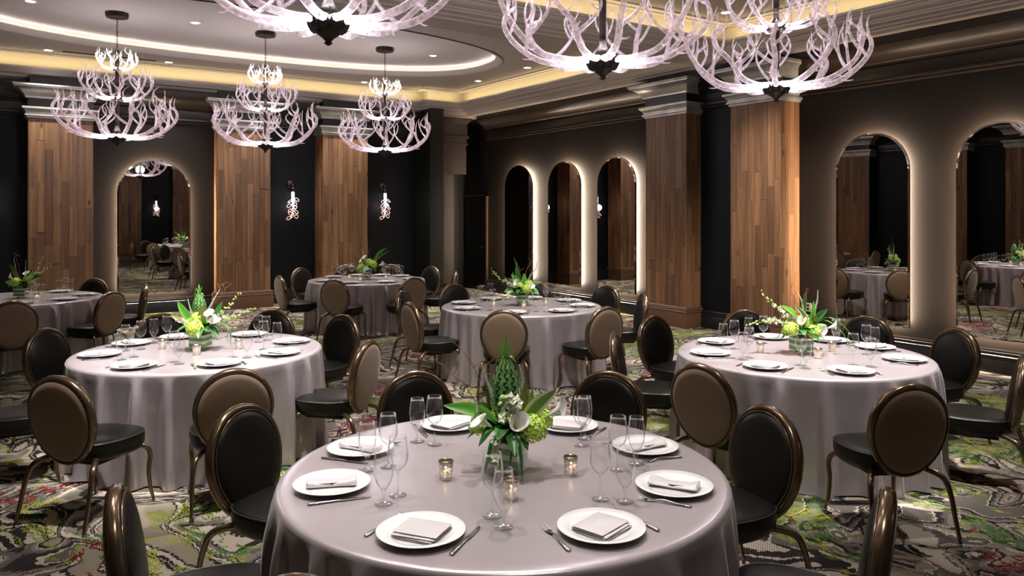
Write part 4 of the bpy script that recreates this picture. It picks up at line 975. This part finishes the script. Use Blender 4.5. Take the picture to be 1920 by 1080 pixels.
def palm_cone(parent, c, s=1.0):
    c = Vector(c); mb = MB(); prof = lambda u: .056*s*sin(pi*(.12+.80*u))**.8*(1-.35*u)
    H_ = .19*s
    for k in range(13):
        u = (k+.3)/13.5
        for q in range(11):
            a = 2*pi*(q+.5*(k % 2))/11; r = prof(u)+.003; r2 = prof(min(1, u+.11))+.0065
            d = Vector((cos(a), sin(a), 0)); e_ = Vector((-sin(a), cos(a), 0)); wd = r*.22
            sk = e_*wd*.8*(1 if k % 2 else -1)
            mb.add([c+d*r-e_*wd+Vector((0, 0, u*H_)), c+d*r+e_*wd+Vector((0, 0, u*H_)), c+d*(r2+.002)+e_*wd*.5+sk+Vector((0, 0, (u+.1)*H_)), c+d*(r2+.002)-e_*wd*.5+sk+Vector((0, 0, (u+.1)*H_))], [(0, 1, 2, 3)])
    o = mb.build('woven_palm', M['palm'], parent, False)
    MB().lathe([(prof(u)*.93, u*H_) for u in [q/10 for q in range(11)]], 14, Matrix.Translation(c)).build('palm_core', M['pcore'], o)
    tf = MB()
    for i, (dx, dy, dz) in enumerate(((0, 0, .085), (-.03, 0, .05), (.022, 0, .06), (-.012, .01, .07), (.04, .0, -.02), (-.04, 0, -.02), (.01, -.02, .05))):
        leaf_mesh(tf, [c+Vector((0, 0, H_*.93)), c+Vector((dx*.4*s, dy*.4, H_+abs(dz)*.5*s)), c+Vector((dx*s, dy, H_+dz*s))], .0045*s, .2, 6, (1, .2, 0))
    tf.build('palm_tuft', M['leafm'], o, att=True)
    return o
def arrangement(k, S):
    x, y = T[k]; rr = random.Random(k*13)
    t_ = thing('flower_arrangement', S['label'], 'flowers', (x+S.get('dx', 0), y, ZT0), -TH, 'cube vase flower arrangements')
    hw, hh, rot = .067, .128, S.get('rot', .35); Mx = Matrix.Rotation(rot, 4, 'Z')
    vz = MB(); c4 = lambda k_, z: [Mx @ Vector((sx*k_, sy*k_, z)) for sx, sy in ((-1, -1), (1, -1), (1, 1), (-1, 1))]
    vz.rings([c4(hw, 0), c4(hw, hh), c4(hw-.004, hh), c4(hw-.004, .008)], True, True, True).build('cube_vase', M['vaseglass'], t_, False)
    wr = MB().rings([c4(hw-.005, .03), c4(hw-.005, hh-.002)], True, True, True).build('striped_leaf_wrap', M['wrap'], t_, False)
    st = MB()
    for i in range(9):
        a = i*.7; st.tube([(cos(a)*.04, sin(a)*.04, .010), (cos(a+.6)*.03, sin(a+.6)*.03, .036)], .003, 5)
    st.build('stalks', M['stemg'], t_)
    # skirt of glossy leaves
    for i in range(S.get('nskirt', 13)):
        a = 2*pi*i/13+rr.uniform(-.2, .2); L_ = rr.uniform(.13, .19); d = Vector((cos(a), sin(a), 0)); dz = rr.uniform(-.035, .04)
        mb = leaf_mesh(MB(), [Vector((0, 0, .13))+d*.02, Vector((0, 0, .185+dz*.2))+d*L_*.55, Vector((0, 0, .135+dz))+d*L_], rr.uniform(.026, .036), .22, 8)
        mb.build('leaf', M['leaf'], t_, att=True)
    for i in range(18):
        a = 2*pi*i/18+rr.uniform(-.3, .3); L_ = rr.uniform(.08, .13); d = Vector((cos(a), sin(a), 0))
        leaf_mesh(MB(), [Vector((0, 0, .13)), Vector((0, 0, .19))+d*L_*.5, Vector((0, 0, .21+rr.uniform(-.02, .03)))+d*L_], .024, .2, 8).build('leaf', M['leafm' if i % 3 == 1 else 'leaf'], t_, att=True)
    for i, (c, r) in enumerate(S['hyd']): hydrangea('hydrangea', t_, c, r*1.12, k*10+i)
    for b_, tp in S['calla']: calla(t_, b_, tp, S.get('cs', .74))
    for i, (P, nf, sz, sp) in enumerate(S['spray']): spray(t_, P, nf, sz, k*5+i, sp)
    for i, P in enumerate(S['twig']): twig(t_, P, k*3+i)
    for i, P in enumerate(S['spike']): spike(t_, P, k*9+i)
    for P, w_, m_, sd in S['blade']: leaf_mesh(MB(), P, w_, .18, 12, sd).build('long_leaf', M[m_], t_, att=True)
    for c, s_ in S.get('palm', []): palm_cone(t_, c, s_)
    for c in S.get('protea', []):
        c = Vector(c)
        for lay, (n_, L_, tl) in enumerate(((5, .05, .25), (7, .05, .6), (8, .045, 1.0))):
            for q in range(n_):
                a = 2*pi*q/n_+lay*.4; d = Vector((cos(a), sin(a), 0)); leaf_mesh(MB(), [c, c+d*L_*.35*tl+Vector((0, 0, L_*.5)), c+d*L_*.5*tl+Vector((0, 0, L_*(1.1-.35*tl)))], .010, .25, 6).build('bract', M['leafr'], t_, att=True)
    return t_
arrangement(1, dict(label='white and green flower arrangement in a leaf-wrapped cube vase on nearest table', rot=-.38, dx=0.025,
    hyd=[((.10, -.06, .185), .052), ((-.125, -.02, .185), .036), ((.145, .03, .20), .040), ((.02, .06, .21), .045), ((-.085, .05, .20), .038)],
    cs=.82, calla=[((0, 0, .13), (-.12, -.095, .235)), ((0, -.02, .13), (.04, -.11, .225)), ((.03, 0, .14), (.225, -.02, .265)), ((-.04, .02, .14), (-.15, .0, .25))],
    spray=[([(0, 0, .13), (-.01, -.06, .24), (.025, -.09, .30), (-.04, -.1, .31)], 22, .026, .9), ([(-.02, -.03, .15), (-.045, -.11, .17), (-.055, -.135, .12), (-.045, -.14, .06)], 12, .020, .85)],
    twig=[[(-.05, .02, .16), (-.12, .03, .30), (-.14, .04, .40), (-.24, .05, .53)], [(-.05, .02, .16), (-.12, .0, .26), (-.22, .02, .38), (-.33, .03, .47)], [(-.04, .03, .16), (-.08, .05, .30), (-.10, .05, .40), (-.16, .04, .44)]],
    spike=[[(-.03, .02, .15), (-.06, .02, .27), (-.09, .02, .36), (-.115, .02, .44)], [(.03, .03, .15), (.05, .04, .28), (.06, .04, .36), (.045, .04, .43)], [(.03, .0, .15), (.04, .0, .24), (.045, .0, .34)]],
    blade=[([(-.02, 0, .14), (-.12, -.01, .24), (-.27, -.03, .275)], .030, 'leafm', (0, .5, 1)), ([(.04, 0, .15), (.11, -.01, .26), (.20, -.02, .34)], .034, 'leafv', (1, 0, -1)),
           ([(.05, 0, .14), (.065, 0, .26), (.07, 0, .37)], .020, 'leafr', (1, .2, 0)), ([(.07, 0, .14), (.09, 0, .24), (.10, 0, .34)], .016, 'leafm', (1, .2, 0)), ([(.04, 0, .14), (.045, .01, .24), (.035, .01, .33)], .015, 'leafm', (1, .2, 0)),
           ([(-.02, -.03, .15), (-.06, -.12, .17), (-.085, -.15, .08), (-.095, -.15, .03)], .008, 'leaf', (1, 0, 0)), ([(.02, -.03, .16), (.035, -.12, .18), (.05, -.15, .10), (.055, -.155, .0)], .008, 'leaf', (1, 0, 0)), ([(.0, -.03, .15), (.02, -.11, .18), (.015, -.14, .12), (.0, -.145, .05)], .007, 'leaf', (1, 0, 0)),
           ([(-.03, .02, .15), (-.08, .03, .24), (-.09, .03, .36)], .009, 'leaf', (1, 0, 0)), ([(.0, .05, .14), (-.10, .05, .24), (-.17, .06, .25)], .022, 'leaf', (0, .5, 1))],
    palm=[((-.012, .05, .225), 1.2)], protea=[(.065, -.07, .19), (-.12, .0, .20)]))
arrangement(2, dict(label='white and green flower arrangement with trailing orchids on white-lit right table', rot=.30,
    hyd=[((-.095, -.04, .19), .052), ((.075, -.05, .17), .050), ((.03, .03, .24), .048)],
    calla=[((.03, 0, .14), (.25, -.04, .22)), ((.02, -.02, .13), (.125, -.12, .19)), ((0, 0, .15), (-.02, -.06, .26))],
    spray=[([(-.03, 0, .14), (-.15, -.01, .24), (-.28, 0, .24), (-.42, 0, .215)], 30, .022, .62), ([(-.03, 0, .16), (-.12, 0, .30), (-.22, 0, .38), (-.31, 0, .47)], 20, .021, .6)],
    twig=[[(0, .02, .16), (-.02, .02, .36), (-.07, .02, .48), (-.04, .02, .55)], [(0, .02, .16), (.01, .02, .36), (.05, .02, .50)]],
    spike=[[(0, .02, .15), (.02, .02, .30), (.01, .02, .40), (-.02, .02, .47)], [(.04, .02, .15), (.10, .02, .30), (.13, .02, .40), (.135, .02, .48)]],
    blade=[([(0, 0, .14), (-.06, -.02, .30), (-.16, -.03, .37)], .026, 'leafm', (0, .5, 1)), ([(0, 0, .14), (.01, -.05, .28), (-.07, -.06, .38)], .022, 'leafv', (1, 0, .4)), ([(.03, 0, .15), (.12, 0, .27), (.20, 0, .34)], .028, 'leaf', (1, 0, -1)),
           ([(.02, 0, .15), (.08, -.01, .28), (.09, -.01, .40)], .024, 'leafm', (1, .2, 0)), ([(.0, .02, .15), (.03, .03, .32), (.05, .03, .46)], .018, 'leaf', (1, .2, 0)),
           ([(.04, 0, .16), (.18, -.02, .28), (.30, -.05, .22), (.38, -.08, .10)], .004, 'leaf', (1, 0, 0)), ([(.04, 0, .16), (.16, -.02, .26), (.28, -.06, .18), (.33, -.10, .06)], .004, 'leaf', (1, 0, 0)), ([(.02, 0, .14), (.12, -.02, .20), (.18, -.03, .22)], .03, 'leafm', (0, .5, 1))],
    protea=[(.10, -.02, .24)]))
arrangement(3, dict(label='white and green flower arrangement with palm cone on white-lit left table', rot=-.12,
    hyd=[((-.01, -.09, .18), .058), ((-.02, .0, .25), .045), ((-.09, .02, .21), .04)],
    calla=[((0, 0, .14), (-.13, -.07, .255)), ((.02, 0, .14), (.09, -.08, .30)), ((.03, 0, .14), (.12, -.06, .24))],
    spray=[([(.03, 0, .15), (.14, 0, .27), (.22, 0, .34), (.31, 0, .45)], 20, .022, .4), ([(.03, 0, .15), (.15, 0, .23), (.28, 0, .27), (.42, 0, .33)], 24, .022, .5)],
    twig=[[(.04, .02, .16), (.09, .02, .38), (.14, .02, .48), (.10, .02, .54)], [(.04, .02, .16), (.10, .02, .36), (.18, .02, .46), (.15, .02, .53)]],
    spike=[[(-.03, 0, .15), (-.07, 0, .28), (-.10, 0, .40)], [(.03, 0, .15), (.06, 0, .30), (.12, 0, .42), (.15, 0, .47)]],
    blade=[([(-.02, 0, .14), (-.11, -.01, .28), (-.17, -.02, .38)], .032, 'leafm', (1, 0, 1)), ([(.02, 0, .15), (.02, -.03, .26), (.04, -.04, .36)], .030, 'leafr', (1, .2, 0)), ([(0, 0, .14), (-.12, -.02, .22), (-.22, -.02, .27)], .025, 'leafr', (0, .5, 1)),
           ([(.04, 0, .15), (.12, 0, .28), (.17, 0, .38)], .022, 'leaf', (1, 0, -1)), ([(0, .02, .14), (-.05, .03, .34), (-.055, .03, .48)], .008, 'leaf', (1, 0, 0)), ([(.04, -.02, .14), (.16, -.05, .22), (.26, -.10, .17), (.28, -.12, .05)], .006, 'leaf', (1, 0, 0))],
    palm=[((-.03, .05, .24), 1.0)], protea=[(.06, -.03, .28)]))
arrangement(4, dict(label='white and green flower arrangement with tall red twigs on middle table', rot=.15,
    hyd=[((.05, -.07, .19), .05), ((.08, .02, .24), .05), ((-.02, 0, .22), .04)],
    calla=[((0, 0, .14), (-.07, -.08, .27)), ((.02, 0, .14), (.11, -.08, .23)), ((0, 0, .14), (-.12, -.03, .24))],
    spray=[([(-.03, 0, .14), (-.15, 0, .26), (-.24, 0, .30), (-.36, 0, .42)], 24, .022, .55), ([(-.03, 0, .14), (-.12, -.08, .17), (-.18, -.12, .10), (-.22, -.13, .02)], 18, .02, .8)],
    twig=[[(.03, .02, .16), (.06, .02, .40), (.12, .02, .52), (.13, .02, .66)], [(.03, .02, .16), (.04, .02, .36), (.10, .02, .48), (.15, .02, .55)], [(.02, .02, .16), (-.01, .02, .34), (-.03, .02, .46)]],
    spike=[[(.03, 0, .15), (.10, 0, .34), (.16, 0, .42), (.17, 0, .50)], [(-.03, 0, .15), (-.09, 0, .28), (-.1, 0, .38)]],
    blade=[([(0, 0, .14), (-.05, 0, .28), (-.12, 0, .36)], .035, 'leafm', (1, 0, 1)), ([(.02, 0, .15), (.03, -.01, .26), (.03, -.01, .37)], .032, 'leafm', (1, .2, 0)), ([(.03, 0, .15), (.12, 0, .24), (.24, 0, .27)], .028, 'leaf', (0, .5, 1)),
           ([(0, .02, .15), (-.03, .03, .36), (-.09, .03, .56)], .012, 'leaf', (1, 0, 0)), ([(0, .02, .15), (-.06, .03, .36), (-.05, .03, .50)], .012, 'leaf', (1, 0, 0)), ([(0, 0, .14), (-.12, -.03, .18), (-.20, -.04, .16)], .03, 'leafm', (0, .5, 1)), ([(.03, -.02, .14), (.14, -.05, .18), (.20, -.06, .13)], .03, 'leafm', (0, .5, 1))]))
arrangement(5, dict(label='small-looking white and green flower arrangement on far table below sconces', rot=.05,
    hyd=[((-.08, -.04, .19), .055), ((.10, -.03, .24), .055), ((.03, .02, .27), .05)],
    calla=[((0, 0, .14), (-.26, -.04, .22)), ((.02, 0, .14), (.25, -.04, .25)), ((0, 0, .14), (-.04, -.06, .36)), ((0, -.02, .14), (.02, -.12, .19)), ((0, 0, .14), (-.10, -.04, .30))],
    spray=[([(0, 0, .14), (.0, -.08, .20), (.03, -.12, .16)], 12, .024, .9)],
    twig=[[(0, .02, .16), (-.03, .02, .38), (-.08, .02, .50), (-.05, .02, .55)], [(0, .02, .16), (.04, .02, .40), (.0, .02, .52)]],
    spike=[[(0, 0, .15), (-.06, 0, .34), (-.08, 0, .50)]],
    blade=[([(.03, 0, .15), (.15, 0, .36), (.33, 0, .52)], .012, 'leafm', (1, 0, -1)), ([(.03, 0, .15), (.18, 0, .34), (.36, 0, .46)], .010, 'leafm', (1, 0, -1)), ([(.03, 0, .15), (.16, 0, .40), (.28, 0, .50)], .012, 'leafm', (1, 0, -1)), ([(.03, 0, .15), (.10, 0, .28), (.17, 0, .38)], .03, 'leafr', (1, 0, -1)),
           ([(0, 0, .15), (-.06, 0, .30), (-.13, 0, .40)], .028, 'leafm', (1, 0, 1)), ([(0, 0, .15), (-.12, 0, .2), (-.22, 0, .17)], .03, 'leaf', (0, .5, 1))]))
arrangement(6, dict(label='white and green flower arrangement at left picture edge on far left table', rot=.2,
    hyd=[((-.02, -.06, .20), .055), ((.09, .02, .23), .05)],
    calla=[((.02, 0, .14), (.09, -.05, .32)), ((0, 0, .14), (-.12, -.04, .28))],
    spray=[([(.03, 0, .15), (.14, 0, .28), (.20, 0, .34), (.27, 0, .52)], 20, .024, .35), ([(.03, 0, .15), (.17, 0, .28), (.28, 0, .34), (.38, 0, .42)], 18, .024, .35)],
    twig=[[(0, .02, .16), (-.05, .02, .42), (-.10, .02, .55), (-.02, .02, .52)], [(.02, .02, .16), (.10, .02, .36), (.14, .02, .45)]],
    spike=[[(0, 0, .15), (.05, 0, .30), (.06, 0, .48)], [(0, 0, .15), (-.06, 0, .34), (-.09, 0, .5)]],
    blade=[([(.03, 0, .15), (.14, 0, .26), (.26, 0, .28)], .03, 'leaf', (0, .5, 1)), ([(0, 0, .15), (-.07, 0, .32), (-.14, 0, .42)], .032, 'leafr', (1, 0, 1)), ([(.02, 0, .15), (.08, 0, .28), (.14, 0, .36)], .03, 'leafm', (1, 0, -1)), ([(0, 0, .14), (-.1, 0, .2), (-.2, 0, .2)], .03, 'leafm', (0, .5, 1))]))
